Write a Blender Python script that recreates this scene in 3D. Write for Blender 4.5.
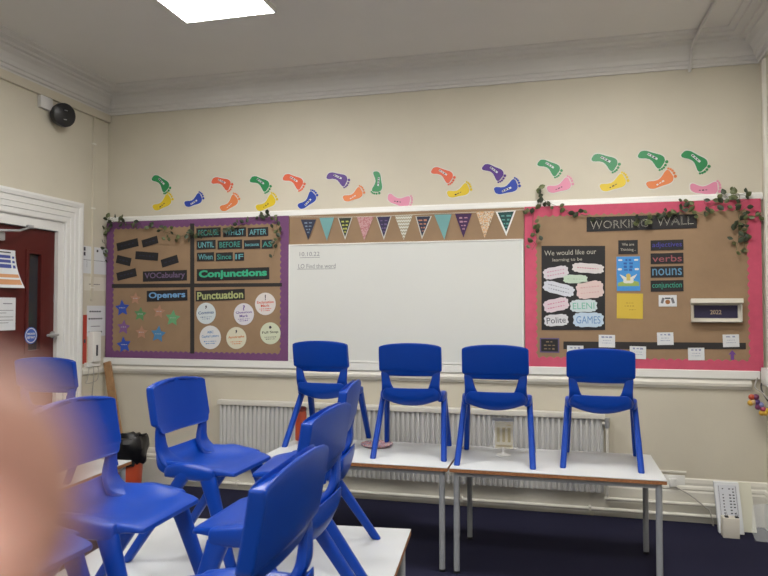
import bpy, bmesh, math, random
from mathutils import Vector, Matrix
random.seed(7)
S = bpy.context.scene
for o in list(bpy.data.objects): bpy.data.objects.remove(o, do_unlink=True)
C = S.collection
# ---------------------------------------------------------------- camera
F, YAW, PIT, H = 680.0, 0.2516, 0.0304, 1.45
cd = bpy.data.cameras.new('camera'); cam = bpy.data.objects.new('camera', cd); C.objects.link(cam)
cam.location = (0, 0, H); cam.rotation_euler = (math.pi/2 + PIT, 0, YAW)
cd.sensor_width = 36; cd.lens = F/768*36; cd.clip_start = 0.002; cd.clip_end = 60
cd.dof.use_dof = True; cd.dof.focus_distance = 3.6
cd.dof.aperture_fstop = (cd.lens)/3.6          # 3.6 mm wide pupil, a phone's
S.camera = cam
# ---------------------------------------------------------------- world, exposure
w = bpy.data.worlds.new('world'); S.world = w; w.use_nodes = True
w.node_tree.nodes['Background'].inputs[0].default_value = (0.55, 0.6, 0.7, 1)
w.node_tree.nodes['Background'].inputs[1].default_value = 0.03
S.view_settings.view_transform = 'Standard'; S.view_settings.look = 'None'
S.view_settings.gamma = 1; S.view_settings.use_curve_mapping = False
S.view_settings.exposure = 1.15
PANEL_POWER = 16.0
# ---------------------------------------------------------------- rays (picture measurements turned into places on real planes)
cp, sp, cy, sy = math.cos(PIT), math.sin(PIT), math.cos(YAW), math.sin(YAW)
FW = Vector((-sy*cp, cy*cp, sp)); RT = Vector((cy, sy, 0)); UP = RT.cross(FW); OO = Vector((0, 0, H))
def ray(x, y): return FW + RT*((x-384)/F) - UP*((y-288)/F)
def onx(x, y, X): d = ray(x, y); return OO + d*(X/d.x)
def ony(x, y, Y): d = ray(x, y); return OO + d*(Y/d.y)
def onz(x, y, Z): d = ray(x, y); return OO + d*((Z-H)/d.z)
XL, XR, YB, YF, ZC = -3.76, 1.335, 5.06, -2.6, 3.30
YS = 5.034                                     # face of the backing paper on the boards
# ---------------------------------------------------------------- materials
MATS = {}
def mat(name, col, rough=.6, metal=0, noise=0, nscale=20, bump=0, bscale=60, emit=None, estr=0, trans=0, coat=0, alpha=None, spec=None, ior=None):
    if name in MATS: return MATS[name]
    m = bpy.data.materials.new(name); m.use_nodes = True; nt = m.node_tree; b = nt.nodes['Principled BSDF']
    b.inputs['Base Color'].default_value = (*col, 1); b.inputs['Roughness'].default_value = rough; b.inputs['Metallic'].default_value = metal
    if spec is not None: b.inputs['Specular IOR Level'].default_value = spec
    if ior: b.inputs['IOR'].default_value = ior
    if trans: b.inputs['Transmission Weight'].default_value = trans
    if coat: b.inputs['Coat Weight'].default_value = coat; b.inputs['Coat Roughness'].default_value = .08
    if alpha is not None: b.inputs['Alpha'].default_value = alpha
    if emit: b.inputs['Emission Color'].default_value = (*emit, 1); b.inputs['Emission Strength'].default_value = estr
    tc = nt.nodes.new('ShaderNodeTexCoord')
    if noise:
        n = nt.nodes.new('ShaderNodeTexNoise'); n.inputs['Scale'].default_value = nscale; n.inputs['Detail'].default_value = 5
        r = nt.nodes.new('ShaderNodeValToRGB')
        r.color_ramp.elements[0].position = .3; r.color_ramp.elements[1].position = .7
        r.color_ramp.elements[0].color = (*[c*(1-noise) for c in col], 1); r.color_ramp.elements[1].color = (*[min(1, c*(1+noise)) for c in col], 1)
        nt.links.new(tc.outputs['Object'], n.inputs['Vector']); nt.links.new(n.outputs['Fac'], r.inputs['Fac']); nt.links.new(r.outputs['Color'], b.inputs['Base Color'])
    if bump:
        n2 = nt.nodes.new('ShaderNodeTexNoise'); n2.inputs['Scale'].default_value = bscale; n2.inputs['Detail'].default_value = 4
        bp = nt.nodes.new('ShaderNodeBump'); bp.inputs['Strength'].default_value = bump; bp.inputs['Distance'].default_value = .01
        nt.links.new(tc.outputs['Object'], n2.inputs['Vector']); nt.links.new(n2.outputs['Fac'], bp.inputs['Height']); nt.links.new(bp.outputs['Normal'], b.inputs['Normal'])
    MATS[name] = m; return m
def pmat(name, cols, kind='voronoi', scale=60, rough=.7):
    """patterned paper"""
    if name in MATS: return MATS[name]
    m = bpy.data.materials.new(name); m.use_nodes = True; nt = m.node_tree; b = nt.nodes['Principled BSDF']; b.inputs['Roughness'].default_value = rough
    tc = nt.nodes.new('ShaderNodeTexCoord'); r = nt.nodes.new('ShaderNodeValToRGB'); r.color_ramp.interpolation = 'CONSTANT'
    while len(r.color_ramp.elements) < len(cols): r.color_ramp.elements.new(.5)
    for i, c in enumerate(cols):
        r.color_ramp.elements[i].position = (i/len(cols) if kind == 'zigzag' else .38+.24*i/len(cols)) if kind != 'voronoi' else .25+.5*i/len(cols)*1.3
        r.color_ramp.elements[i].color = (*c, 1)
    r.color_ramp.elements[0].position = 0
    if kind == 'voronoi':
        n = nt.nodes.new('ShaderNodeTexVoronoi'); n.inputs['Scale'].default_value = scale; out = n.outputs['Distance']
        nt.links.new(tc.outputs['Object'], n.inputs['Vector'])
    elif kind == 'zigzag':
        n = nt.nodes.new('ShaderNodeTexWave'); n.inputs['Scale'].default_value = scale; n.bands_direction = 'Z'; out = n.outputs['Fac']
        sep = nt.nodes.new('ShaderNodeSeparateXYZ'); cmb = nt.nodes.new('ShaderNodeCombineXYZ')
        pp = nt.nodes.new('ShaderNodeMath'); pp.operation = 'PINGPONG'; pp.inputs[1].default_value = .009
        ad = nt.nodes.new('ShaderNodeMath'); ad.operation = 'ADD'
        nt.links.new(tc.outputs['Object'], sep.inputs[0]); nt.links.new(sep.outputs[0], pp.inputs[0])
        nt.links.new(pp.outputs[0], ad.inputs[0]); nt.links.new(sep.outputs[2], ad.inputs[1]); nt.links.new(ad.outputs[0], cmb.inputs[2])
        nt.links.new(cmb.outputs[0], n.inputs['Vector'])
    else:
        n = nt.nodes.new('ShaderNodeTexNoise'); n.inputs['Scale'].default_value = scale; out = n.outputs['Fac']
        nt.links.new(tc.outputs['Object'], n.inputs['Vector'])
    nt.links.new(out, r.inputs['Fac']); nt.links.new(r.outputs['Color'], b.inputs['Base Color'])
    MATS[name] = m; return m
M = dict(
 wall=mat('wall_paint', (.585, .545, .445), .75, noise=.03, nscale=3, bump=.05, bscale=90),
 ceil=mat('ceiling_paint', (.70, .685, .66), .85, noise=.02, nscale=2, bump=.04),
 trim=mat('trim_gloss_paint', (.70, .68, .61), .38, noise=.02, nscale=6),
 cornice=mat('cornice_paint', (.66, .65, .63), .8, noise=.02, nscale=4),
 white=mat('white_gloss', (.76, .76, .73), .4),
 frame=mat('door_frame_gloss', (.72, .72, .70), .3),
 carpet=mat('navy_carpet', (.021, .021, .046), .97, noise=.35, nscale=180, bump=.6, bscale=300, spec=.1),
 door=mat('door_red', (.082, .009, .008), .42, noise=.06, nscale=5),
 blue=mat('blue_plastic', (.0035, .046, .335), .30, spec=.24, noise=.03, nscale=5, bump=.03, bscale=500),
 foot=mat('blue_foot', (.004, .025, .16), .6),
 lam=mat('laminate_top', (.60, .62, .63), .32, noise=.02, nscale=8),
 ply=mat('plywood_edge', (.33, .14, .055), .5, noise=.25, nscale=90),
 steel=mat('grey_painted_steel', (.36, .38, .41), .4, metal=.1, noise=.03),
 rad=mat('radiator_enamel', (.60, .60, .585), .4),
 radtop=mat('radiator_cap', (.68, .66, .60), .4),
 kraft=mat('kraft_paper', (.295, .195, .115), .85, noise=.07, nscale=7, bump=.25, bscale=9),
 purple=mat('purple_border', (.165, .062, .165), .8, noise=.06),
 pink=mat('pink_border', (.56, .085, .15), .8, noise=.06),
 wb=mat('whiteboard', (.66, .675, .65), .22, noise=.012, nscale=2),
 black=mat('black_paper', (.014, .013, .015), .7, noise=.1),
 charcoal=mat('charcoal_strip', (.028, .025, .024), .8),
 bplastic=mat('black_plastic', (.012, .012, .014), .35),
 bag=mat('bin_bag', (.008, .008, .009), .28),
 redbin=mat('orange_red_plastic', (.50, .075, .03), .4),
 wood=mat('bare_timber', (.32, .18, .085), .6, noise=.2, nscale=18),
 paper=mat('white_paper', (.66, .68, .70), .7),
 paper2=mat('cream_paper', (.66, .63, .55), .7),
 leaf=mat('ivy_leaf', (.10, .12, .045), .5, noise=.5, nscale=25),
 leafd=mat('ivy_leaf_dark', (.028, .042, .020), .5, noise=.4, nscale=25),
 stem=mat('ivy_stem', (.07, .075, .03), .6),
 grey=mat('grey_metal', (.45, .46, .47), .32, metal=.45),
 cable=mat('grey_cable', (.38, .36, .32), .5),
 ink=mat('dark_ink', (.03, .03, .045), .6),
 skin=mat('skin', (.42, .22, .175), .5, noise=.05, nscale=60),
 nail=mat('nail', (.40, .23, .19), .3),
)
M['skin'].node_tree.nodes['Principled BSDF'].inputs['Subsurface Weight'].default_value = .7
M['skin'].node_tree.nodes['Principled BSDF'].inputs['Subsurface Radius'].default_value = (.014, .008, .006)
def cm(name, col, rough=.65, **k): return mat(name, col, rough, **k)
# ---------------------------------------------------------------- mesh helpers
def link(name, me, m, parent=None, smooth=None):
    o = bpy.data.objects.new(name, me); C.objects.link(o)
    if m: me.materials.append(m)
    if smooth is not None:
        for p in me.polygons: p.use_smooth = True
        me.set_sharp_from_angle(angle=math.radians(smooth))
    if parent is not None: o.parent = parent
    return o
def obj(name, bm, m, parent=None, smooth=None):
    bmesh.ops.recalc_face_normals(bm, faces=bm.faces)
    me = bpy.data.meshes.new(name); bm.to_mesh(me); bm.free()
    return link(name, me, m, parent, smooth)
def tag(o, label=None, cat=None, group=None, kind=None):
    if label: o['label'] = label
    if cat: o['category'] = cat
    if group: o['group'] = group
    if kind: o['kind'] = kind
    return o
def empty(name, loc=(0, 0, 0), rz=0, sc=1):
    o = bpy.data.objects.new(name, None); C.objects.link(o); o.location = loc; o.rotation_euler = (0, 0, rz); o.scale = (sc, sc, sc)
    o.empty_display_size = .05; return o
def dup(root):
    r = root.copy(); C.objects.link(r)
    for ch in list(root.children):
        c = ch.copy(); C.objects.link(c); c.parent = r
        for g in ch.children:
            d = g.copy(); C.objects.link(d); d.parent = c
    return r
def bx(bm, x0, x1, y0, y1, z0, z1, bev=0):
    vs = [bm.verts.new((x, y, z)) for x in (x0, x1) for y in (y0, y1) for z in (z0, z1)]
    fs = [bm.faces.new([vs[i] for i in q]) for q in ((0,1,3,2),(4,6,7,5),(0,4,5,1),(2,3,7,6),(0,2,6,4),(1,5,7,3))]
    if bev:
        es = list({e for f in fs for e in f.edges})
        bmesh.ops.bevel(bm, geom=es, offset=bev, segments=2, affect='EDGES', profile=.6)
    return bm
def box(name, x0, x1, y0, y1, z0, z1, m, parent=None, bev=0):
    return obj(name, bx(bmesh.new(), x0, x1, y0, y1, z0, z1, bev), m, parent, 40 if bev else None)
def loft(bm, rings, cap=True, close=True):
    R = [[bm.verts.new(p) for p in r] for r in rings]; n = len(R[0])
    for a, b in zip(R, R[1:]):
        for i in range(n if close else n-1):
            bm.faces.new((a[i], a[(i+1) % n], b[(i+1) % n], b[i]))
    if cap and close:
        bm.faces.new(R[0][::-1]); bm.faces.new(R[-1])
    return bm
def tube(bm, pts, r, n=10, cap=True):
    pts = [Vector(p) for p in pts]; rings = []; up = None
    for i, p in enumerate(pts):
        d = (pts[min(i+1, len(pts)-1)] - pts[max(i-1, 0)]).normalized()
        if up is None: up = d.orthogonal().normalized()
        u = (up - d*up.dot(d)); u = u.normalized() if u.length > 1e-6 else d.orthogonal().normalized(); up = u
        v = d.cross(u); rr = r[i] if isinstance(r, (list, tuple)) else r
        rings.append([p + (u*math.cos(2*math.pi*k/n) + v*math.sin(2*math.pi*k/n))*rr for k in range(n)])
    return loft(bm, rings, cap)
def smoothpath(pts, k=6):
    pts = [Vector(p) for p in pts]; out = []
    P = [pts[0]] + pts + [pts[-1]]
    for i in range(1, len(P)-2):
        for j in range(k):
            t = j/k; a, b, c, d = P[i-1], P[i], P[i+1], P[i+2]
            out.append(.5*((2*b) + (c-a)*t + (2*a-5*b+4*c-d)*t*t + (3*b-a-3*c+d)*t**3))
    out.append(pts[-1]); return out
def lathe(bm, prof, n=24, c=(0, 0, 0)):
    loft(bm, [[(c[0]+r*math.cos(2*math.pi*k/n), c[1]+r*math.sin(2*math.pi*k/n), c[2]+z) for k in range(n)] for r, z in prof]); return bm
def prism_y(bm, pts, y0, y1):
    """outline in x,z pushed from y0 (front) to y1"""
    a = [bm.verts.new((x, y0, z)) for x, z in pts]; b = [bm.verts.new((x, y1, z)) for x, z in pts]; n = len(pts)
    bm.faces.new(a); bm.faces.new(b[::-1])
    for i in range(n): bm.faces.new((a[i], a[(i+1) % n], b[(i+1) % n], b[i]))
    return bm
def sweep_x(name, prof, x0, x1, m, parent=None):
    """prof (y,z) swept along x"""
    bm = bmesh.new(); loft(bm, [[(x0, y, z) for y, z in prof], [(x1, y, z) for y, z in prof]]); return obj(name, bm, m, parent)
def struct(o): o['kind'] = 'structure'; return o
def plate(name, pts, y, m, parent=None, t=.0012):
    """flat sheet hanging parallel to the back wall, front face at y. origin at its centre"""
    cx = sum(p[0] for p in pts)/len(pts); cz = sum(p[1] for p in pts)/len(pts)
    bm = prism_y(bmesh.new(), [(p[0]-cx, p[1]-cz) for p in pts], 0, t)
    o = obj(name, bm, m)
    if parent is not None:
        o.parent = parent; o.location = Vector((cx, y, cz)) - parent.location
    else: o.location = (cx, y, cz)
    return o
def rot2(pts, a, c=(0, 0)):
    ca, sa = math.cos(a), math.sin(a); return [(c[0]+x*ca-z*sa, c[1]+x*sa+z*ca) for x, z in pts]
def rect(w_, h_, a=0, c=(0, 0)): return rot2([(-w_/2, -h_/2), (w_/2, -h_/2), (w_/2, h_/2), (-w_/2, h_/2)], a, c)
def pxw(x, y, Y=YS): p = ony(x, y, Y); return (p.x, p.z)
def pxrect(x0, y0, x1, y1, Y=YS): return [pxw(x0, y1, Y), pxw(x1, y1, Y), pxw(x1, y0, Y), pxw(x0, y0, Y)]
_tc = {}
def text_mesh(s, bold=0.0):
    k = (s, bold)
    if k in _tc: return _tc[k]
    cu = bpy.data.curves.new('t', 'FONT'); cu.body = s; cu.align_x = 'CENTER'; cu.align_y = 'CENTER'; cu.size = 1; cu.offset = bold; cu.resolution_u = 3
    to = bpy.data.objects.new('t', cu); C.objects.link(to); dg = bpy.context.evaluated_depsgraph_get()
    me = bpy.data.meshes.new_from_object(to.evaluated_get(dg)); bpy.data.objects.remove(to)
    vs = [v.co.copy() for v in me.vertices]; fs = [list(p.vertices) for p in me.polygons]
    x0, x1 = min(v.x for v in vs), max(v.x for v in vs); y0, y1 = min(v.y for v in vs), max(v.y for v in vs)
    r = ([((v.x-(x0+x1)/2)/(x1-x0), (v.y-(y0+y1)/2)/(y1-y0)) for v in vs], fs); _tc[k] = r; return r
def lettering(lines, y, m, parent, name='lettering', bold=.0):
    """lines: (text, centre x, centre z, width, height, angle) on one mesh"""
    vs, fs = [], []
    for s, cx, cz, w_, h_, a in lines:
        v, f = text_mesh(s, bold); o = len(vs); ca, sa = math.cos(a), math.sin(a)
        for x, z in v: vs.append((cx + x*w_*ca - z*h_*sa, 0, cz + x*w_*sa + z*h_*ca))
        fs += [[i+o for i in q] for q in f]
    me = bpy.data.meshes.new(name); pl = parent.location
    me.from_pydata([(v[0]-pl.x, y-pl.y, v[2]-pl.z) for v in vs], [], fs)
    return link(name, me, m, parent)
def scribble(rows, y, m, parent, name='writing'):
    """rows: (cx, cz, width, thickness, angle) small strokes standing for writing too small to read"""
    bm = bmesh.new(); pl = parent.location
    for cx, cz, w_, t_, a in rows:
        n = max(2, int(w_/(t_*2.4))); 
        for k in range(n):
            x = -w_/2 + w_*(k+.5)/n; ww = w_/n*random.uniform(.5, .85); hh = t_*random.uniform(.6, 1.25)
            q = rot2([(x-ww/2, -hh/2), (x+ww/2, -hh/2), (x+ww/2*.8, hh/2), (x-ww/2, hh/2)], a, (cx, cz))
            bm.faces.new([bm.verts.new((p[0]-pl.x, y-pl.y, p[1]-pl.z)) for p in q])
    me = bpy.data.meshes.new(name); bm.to_mesh(me); bm.free(); return link(name, me, m, parent)

# ================================================================ STRUCTURE
# floor, ceiling
struct(box('floor', XL-.3, XR+.2, YF-.2, YB+.2, -.1, 0, M['carpet']))
struct(box('ceiling', XL-.2, XR+.2, YF-.2, YB+.2, ZC, ZC+.1, M['ceil']))
struct(box('wall_back', XL-.2, XR+.2, YB, YB+.15, 0, ZC, M['wall']))
struct(box('wall_right', XR, XR+.15, YF, YB, 0, ZC, M['wall']))
struct(box('wall_front', XL-.2, XR+.2, YF-.15, YF, 0, ZC, M['wall']))
DY0, DY1, DZ = 3.56, 4.535, 2.125               # doorway in the left wall
bm = bmesh.new(); bx(bm, XL-.18, XL, YF, DY0, 0, ZC); bx(bm, XL-.18, XL, DY1, YB, 0, ZC); bx(bm, XL-.18, XL, DY0, DY1, DZ, ZC)
struct(obj('wall_left', bm, M['wall']))
# cornice profile: (distance out from wall, height)
CP = [(0, 3.115), (.018, 3.115), (.020, 3.132), (.034, 3.138), (.036, 3.158), (.050, 3.163), (.058, 3.19), (.085, 3.222), (.118, 3.238), (.122, 3.252), (.15, 3.256), (.155, 3.272), (.205, 3.276), (.21, 3.288), (.25, 3.291), (.253, ZC), (0, ZC)]
def cornice():
    bm = bmesh.new()
    rings = []
    loft(bm, [[(XL + d, YB - d, z) for d, z in CP], [(XR - d, YB - d, z) for d, z in CP]])
    o = obj('trim_1', bm, M['cornice']); struct(o); tag(o, 'moulded plaster cornice above the long display wall')
    bm = bmesh.new(); loft(bm, [[(XL + d, YF, z) for d, z in CP], [(XL + d, YB - d, z) for d, z in CP]])
    struct(obj('trim_2', bm, M['cornice']))
    bm = bmesh.new(); loft(bm, [[(XR - d, YF, z) for d, z in CP], [(XR - d, YB - d, z) for d, z in CP]])
    struct(obj('trim_3', bm, M['cornice']))
cornice()
# boxing below the left cornice
o = struct(box('trim_4', XL, XL+.03, YF, YB-.004, 3.05, 3.116, M['wall'], bev=.004))
# picture rail over the boards
sweep = [(YB, 2.185), (YB-.022, 2.185), (YB-.026, 2.195), (YB-.022, 2.222), (YB-.010, 2.235), (YB, 2.237)]
struct(sweep_x('trim_5', sweep, XL+.002, XR-.002, M['white']))
# white strip carrying the boards and dado moulding
struct(sweep_x('trim_6', [(YB, .975), (YB-.03, .975), (YB-.034, .98), (YB-.034, 1.03), (YB-.03, 1.034), (YB, 1.034)], XL+.002, XR-.04, M['white']))
struct(sweep_x('trim_7', [(YB, .905), (YB-.012, .905), (YB-.016, .918), (YB-.028, .925), (YB-.032, .945), (YB-.024, .962), (YB-.02, .9745), (YB, .9745)], XL+.002, XR-.09, M['trim']))
SK = [(0, 0), (.026, 0), (.026, .20), (.020, .212), (.024, .222), (.020, .236), (.010, .245), (.012, .262), (.008, .285), (0, .292)]
struct(sweep_x('baseboard_back', [(YB-d, z) for d, z in SK], XL, XR, M['trim']))
bm = bmesh.new(); loft(bm, [[(XR-d, YF, z) for d, z in SK], [(XR-d, YB-d, z) for d, z in SK]]); struct(obj('baseboard_right', bm, M['trim']))
bm = bmesh.new(); loft(bm, [[(XL+d, DY1+.21, z) for d, z in SK], [(XL+d, YB-d, z) for d, z in SK]]); struct(obj('baseboard_left', bm, M['trim']))
# left wall dado (thin) between door frame and corner
bm = bmesh.new(); loft(bm, [[(XL+d, DY1+.21, z) for d, z in [(0, .905), (.02, .915), (.024, .94), (.014, .965), (0, .97)]], [(XL+d, YB, z) for d, z in [(0, .905), (.02, .915), (.024, .94), (.014, .965), (0, .97)]]]); struct(obj('trim_8', bm, M['trim']))
# door frame (architrave, mitred) : profile (offset outwards from opening, projection)
AP = [(o_*.86, p_*.85) for o_, p_ in [(0, .0), (0, .016), (.012, .022), (.05, .022), (.056, .03), (.06, .026), (.10, .028), (.106, .036), (.112, .032), (.15, .034), (.156, .046), (.185, .052), (.205, .046), (.208, 0)]]
rings = []
for (yy, zz, sy_, sz_) in ((DY1, 0, 1, 0), (DY1, DZ, 1, 1), (DY0, DZ, -1, 1), (DY0, 0, -1, 0)):
    rings.append([(XL + p, yy + sy_*o_, zz + sz_*o_) for o_, p in AP])
bm = bmesh.new(); loft(bm, rings, cap=True); fr = struct(obj('trim_9', bm, M['frame'])); tag(fr, 'white gloss moulded architrave around the dark red door')
# lining
bm = bmesh.new(); XD = XL-.03
bx(bm, XL-.18, XL-.0005, DY1-.065, DY1-.0005, 0, DZ-.0005); bx(bm, XL-.18, XL-.0005, DY0+.0005, DY0+.04, 0, DZ-.0005); bx(bm, XL-.18, XL-.0005, DY0+.0405, DY1-.0655, DZ-.075, DZ-.0005)
bx(bm, XL-.12, XL-.1, DY1-.08, DY1-.0655, 0, DZ-.0755)
struct(obj('trim_10', bm, M['frame']))
# door leaf with window slot
dy0, dy1, dz = DY0+.042, DY1-.068, DZ-.079
v0, v1, vz0, vz1 = onx(28, 300, XD).y, onx(40, 300, XD).y, onx(34, 350, XD).z, onx(34, 254, XD).z
bm = bmesh.new(); xd0, xd1 = XD-.045, XD
for a in ((dy0, v0, .006, dz), (v1, dy1, .006, dz), (v0, v1, .006, vz0), (v0, v1, vz1, dz)): bx(bm, xd0, xd1, *a)
door = struct(obj('door_1', bm, M['door'])); tag(door, 'dark red door with a narrow glazed slot')
box('glass_panel', XD-.03, XD-.024, v0-.004, v1+.004, vz0-.004, vz1+.004, mat('dark_glass', (.035, .035, .04), .06, spec=.6), door)
bm = bmesh.new()
for a in ((v0-.03, v0, vz0-.03, vz1+.03), (v1, v1+.03, vz0-.03, vz1+.03), (v0, v1, vz0-.03, vz0), (v0, v1, vz1, vz1+.03)): bx(bm, XD, XD+.008, *a, bev=.002)
obj('glazing_bead', bm, M['door'], door)
HY = onx(52, 336, XD).y; hd = bmesh.new(); tube(hd, [(XD, HY, 1.25), (XD+.012, HY, 1.25)], .026, 20); tube(hd, smoothpath([(XD+.01, HY, 1.25), (XD+.05, HY, 1.25), (XD+.058, HY-.015, 1.25), (XD+.058, HY-.115, 1.248)]), .010, 10)
obj('door_handle', hd, M['grey'], door, 50)
kp = bmesh.new(); bx(kp, XD, XD+.003, HY+.01, HY+.03, 1.50, 1.56); obj('lock_plate', kp, M['grey'], door)
# door closer
cl = bmesh.new(); bx(cl, XD, XD+.05, 3.70, 3.93, 1.925, 1.985, bev=.008); dc = obj('closer_body', cl, M['grey'], door, 40)
ar = bmesh.new(); tube(ar, [(XD+.04, 3.84, 1.99), (XD+.12, 3.98, 1.998), (XL+.015, 4.16, 2.045)], .0085, 8); obj('closer_arm', ar, M['grey'], door, 50)
ar = bmesh.new(); bx(ar, XL-.004, XL+.022, 4.14, 4.19, 2.04, 2.062); obj('arm_bracket', ar, M['grey'], door)

# ================================================================ CEILING LIGHTS
pm = mat('panel_diffuser', (.9, .9, .9), .5, emit=(1.0, .975, .94), estr=PANEL_POWER)
def panel():
    r = empty('ceiling_light'); bm = bmesh.new()
    for a in ((-.312, .312, -.312, -.298), (-.312, .312, .298, .312), (-.312, -.298, -.298, .298), (.298, .312, -.298, .298)): bx(bm, *a, -.032, 0, bev=.002)
    obj('frame', bm, M['white'], r); box('diffuser', -.298, .298, -.298, .298, -.028, -.02, pm, r); return r
p0 = panel(); lp = [(-1.98, 3.53), (.32, 3.53), (-1.98, 1.25), (.32, 1.25), (-1.98, -1.05), (.32, -1.05)]
pl_ = ['square flat LED panel on the ceiling, the only one inside the picture near the corner', 'square LED ceiling panel just above the picture over the back row of tables', 'square LED ceiling panel over the left of the near table group', 'square LED ceiling panel over the middle of the room', 'square LED ceiling panel behind the viewpoint on the door side', 'square LED ceiling panel behind the viewpoint on the right side']
for i, (x, y) in enumerate(lp):
    o = p0 if i == 0 else dup(p0); o.location = (x, y, ZC); tag(o, pl_[i], 'ceiling light', 'LED panels on the ceiling')
# conduit on ceiling and cornice
a = pxw(689, 64, YB); xc = a[0]
pts = [(xc, YB-.02, 3.09), (xc, YB-.045, 3.13), (xc, YB-.07, 3.17), (xc, YB-.14, 3.225), (xc+.01, YB-.2, 3.255), (xc+.02, YB-.28, 3.282), (xc+.03, YB-.45, 3.288), (xc+.04, 3.6, 3.288), (xc+.04, 1.6, 3.288)]
bm = bmesh.new(); tube(bm, smoothpath(pts, 4), .011, 8)
tag(obj('cable_conduit', bm, M['cornice'], None, 50), 'white painted cable pipe running over the right of the cornice and along the ceiling', 'pipe')

# ================================================================ BOARDS
def scallop(x0, z0, x1, z1, wd, m, name, parent, y, per=.046, amp=.013):
    """frame of border paper with wavy inner edge, four strips"""
    def wavy(L, w_): 
        n = max(6, int(L/per)); pts = [(0, 0), (L, 0)]
        top = []
        for k in range(n):
            for j in range(4):
                t = (k + j/4)/n; top.append((L*t, w_ + amp*math.sin(math.pi*j/4)))
        top.append((L, w_)); return pts + top[::-1]
    bm = bmesh.new(); W_, H_ = x1-x0, z1-z0; pl = parent.location
    def add(pts, f, dy):
        q = [f(*p) for p in pts]; prism_y(bm, [(a-pl.x, b-pl.z) for a, b in q], y-dy-pl.y, y-pl.y)
    add(wavy(H_, wd), lambda u, v: (x0+v, z0+u), .0014); add(wavy(H_, wd), lambda u, v: (x1-v, z0+u), .0014)
    add(wavy(W_, wd*.8), lambda u, v: (x0+u, z0+v), .0020); add(wavy(W_, wd*.85), lambda u, v: (x0+u, z1-v), .0020)
    return obj(name, bm, m, parent)
LX0, LX1, BZ0, BZ1 = -3.745, -2.075, 1.036, 2.19
r = empty('display_board', ((LX0+LX1)/2, YB, BZ0)); tag(r, 'brown paper display board with purple wavy border and a black cross strip', 'display board')
lb = r
box('backing', LX0-r.location.x, LX1-r.location.x, YS-YB, -.001, 0, BZ1-BZ0, M['kraft'], r)
scallop(LX0, BZ0, LX1, BZ1, .062, M['purple'], 'border', r, YS)
def L1(x, y): return (100+x/3.39, 200+y/3.39)
o = plate('divider_strip', pxrect(190.3, 223.5, 194.4, 353.5), YS-.0022, M['charcoal'], r)
o = plate('divider_strip', [pxw(112, 288), pxw(282, 286.5), pxw(282, 283), pxw(112, 284)], YS-.0026, M['charcoal'], r)
RX0, RX1 = -.238, 1.318
r = empty('display_board', ((RX0+RX1)/2, YB, 1.03)); tag(r, 'brown paper display board with bright pink wavy border at the right', 'display board')
box('backing', RX0-r.location.x, RX1-r.location.x, YS-YB, -.001, 0, BZ1-1.03, M['kraft'], r)
scallop(RX0, 1.034, RX1, BZ1, .075, M['pink'], 'border', r, YS, per=.05, amp=.014)
# centre: whiteboard + brown strip
r = empty('whiteboard', (-1.158, YB, 1.036)); tag(r, 'large white dry-wipe board with thin aluminium frame between the two displays', 'whiteboard')
wz1 = 1.952
box('writing_surface', LX1+.008-r.location.x, RX0-.014-r.location.x, YS-.004-YB, 0, .012, wz1-1.036, M['wb'], r)
bm = bmesh.new()
for a in ((LX1+.002, LX1+.012, 1.036, wz1+.006), (RX0-.02, RX0-.008, 1.036, wz1+.006), (LX1+.012, RX0-.02, wz1-.004, wz1+.006), (LX1+.012, RX0-.02, 1.036, 1.05)):
    bx(bm, a[0]-r.location.x, a[1]-r.location.x, YS-.010-YB, -.001, a[2]-1.036, a[3]-1.036, bev=.002)
obj('frame', bm, M['white'], r)
def wt(s, x, y, w_, h_, a=0, Y=YS-.0046):
    c = pxw(x, y, Y); return (s, c[0], c[1], w_, h_, a)
gink = cm('marker_ink', (.20, .21, .23))
SX = ony(400, 300, YS).x - ony(399, 300, YS).x    # metres per pixel about the middle of the wall
def mpp(x): return ony(x+.5, 300, YS).x - ony(x-.5, 300, YS).x
def mpy(x): return ony(x, 299.5, YS).z - ony(x, 300.5, YS).z
lettering([wt('10.10.22', 309.5, 254, 20*mpp(310), 4.2*mpy(310)), wt('LO Find the word', 316.8, 266, 37*mpp(310), 4.4*mpy(310))], YS-.0046, gink, r, 'date_and_title')
bm = bmesh.new()
for x0_, x1_, yy in ((300, 320, 257.8), (297.5, 335.5, 269.3)):
    a, b = pxw(x0_, yy), pxw(x1_, yy-.4); bx(bm, a[0]-r.location.x, b[0]-r.location.x, YS-.0048-YB, YS-.0044-YB, a[1]-.0018-1.036, a[1]+.0018-1.036)
obj('underline', bm, gink, r)
o = box('backing_paper', LX1+.004, RX0-.004, YS, YB, wz1+.007, BZ1-.002, M['kraft']); tag(o, 'long strip of brown paper behind the bunting above the whiteboard', 'paper strip')
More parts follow.
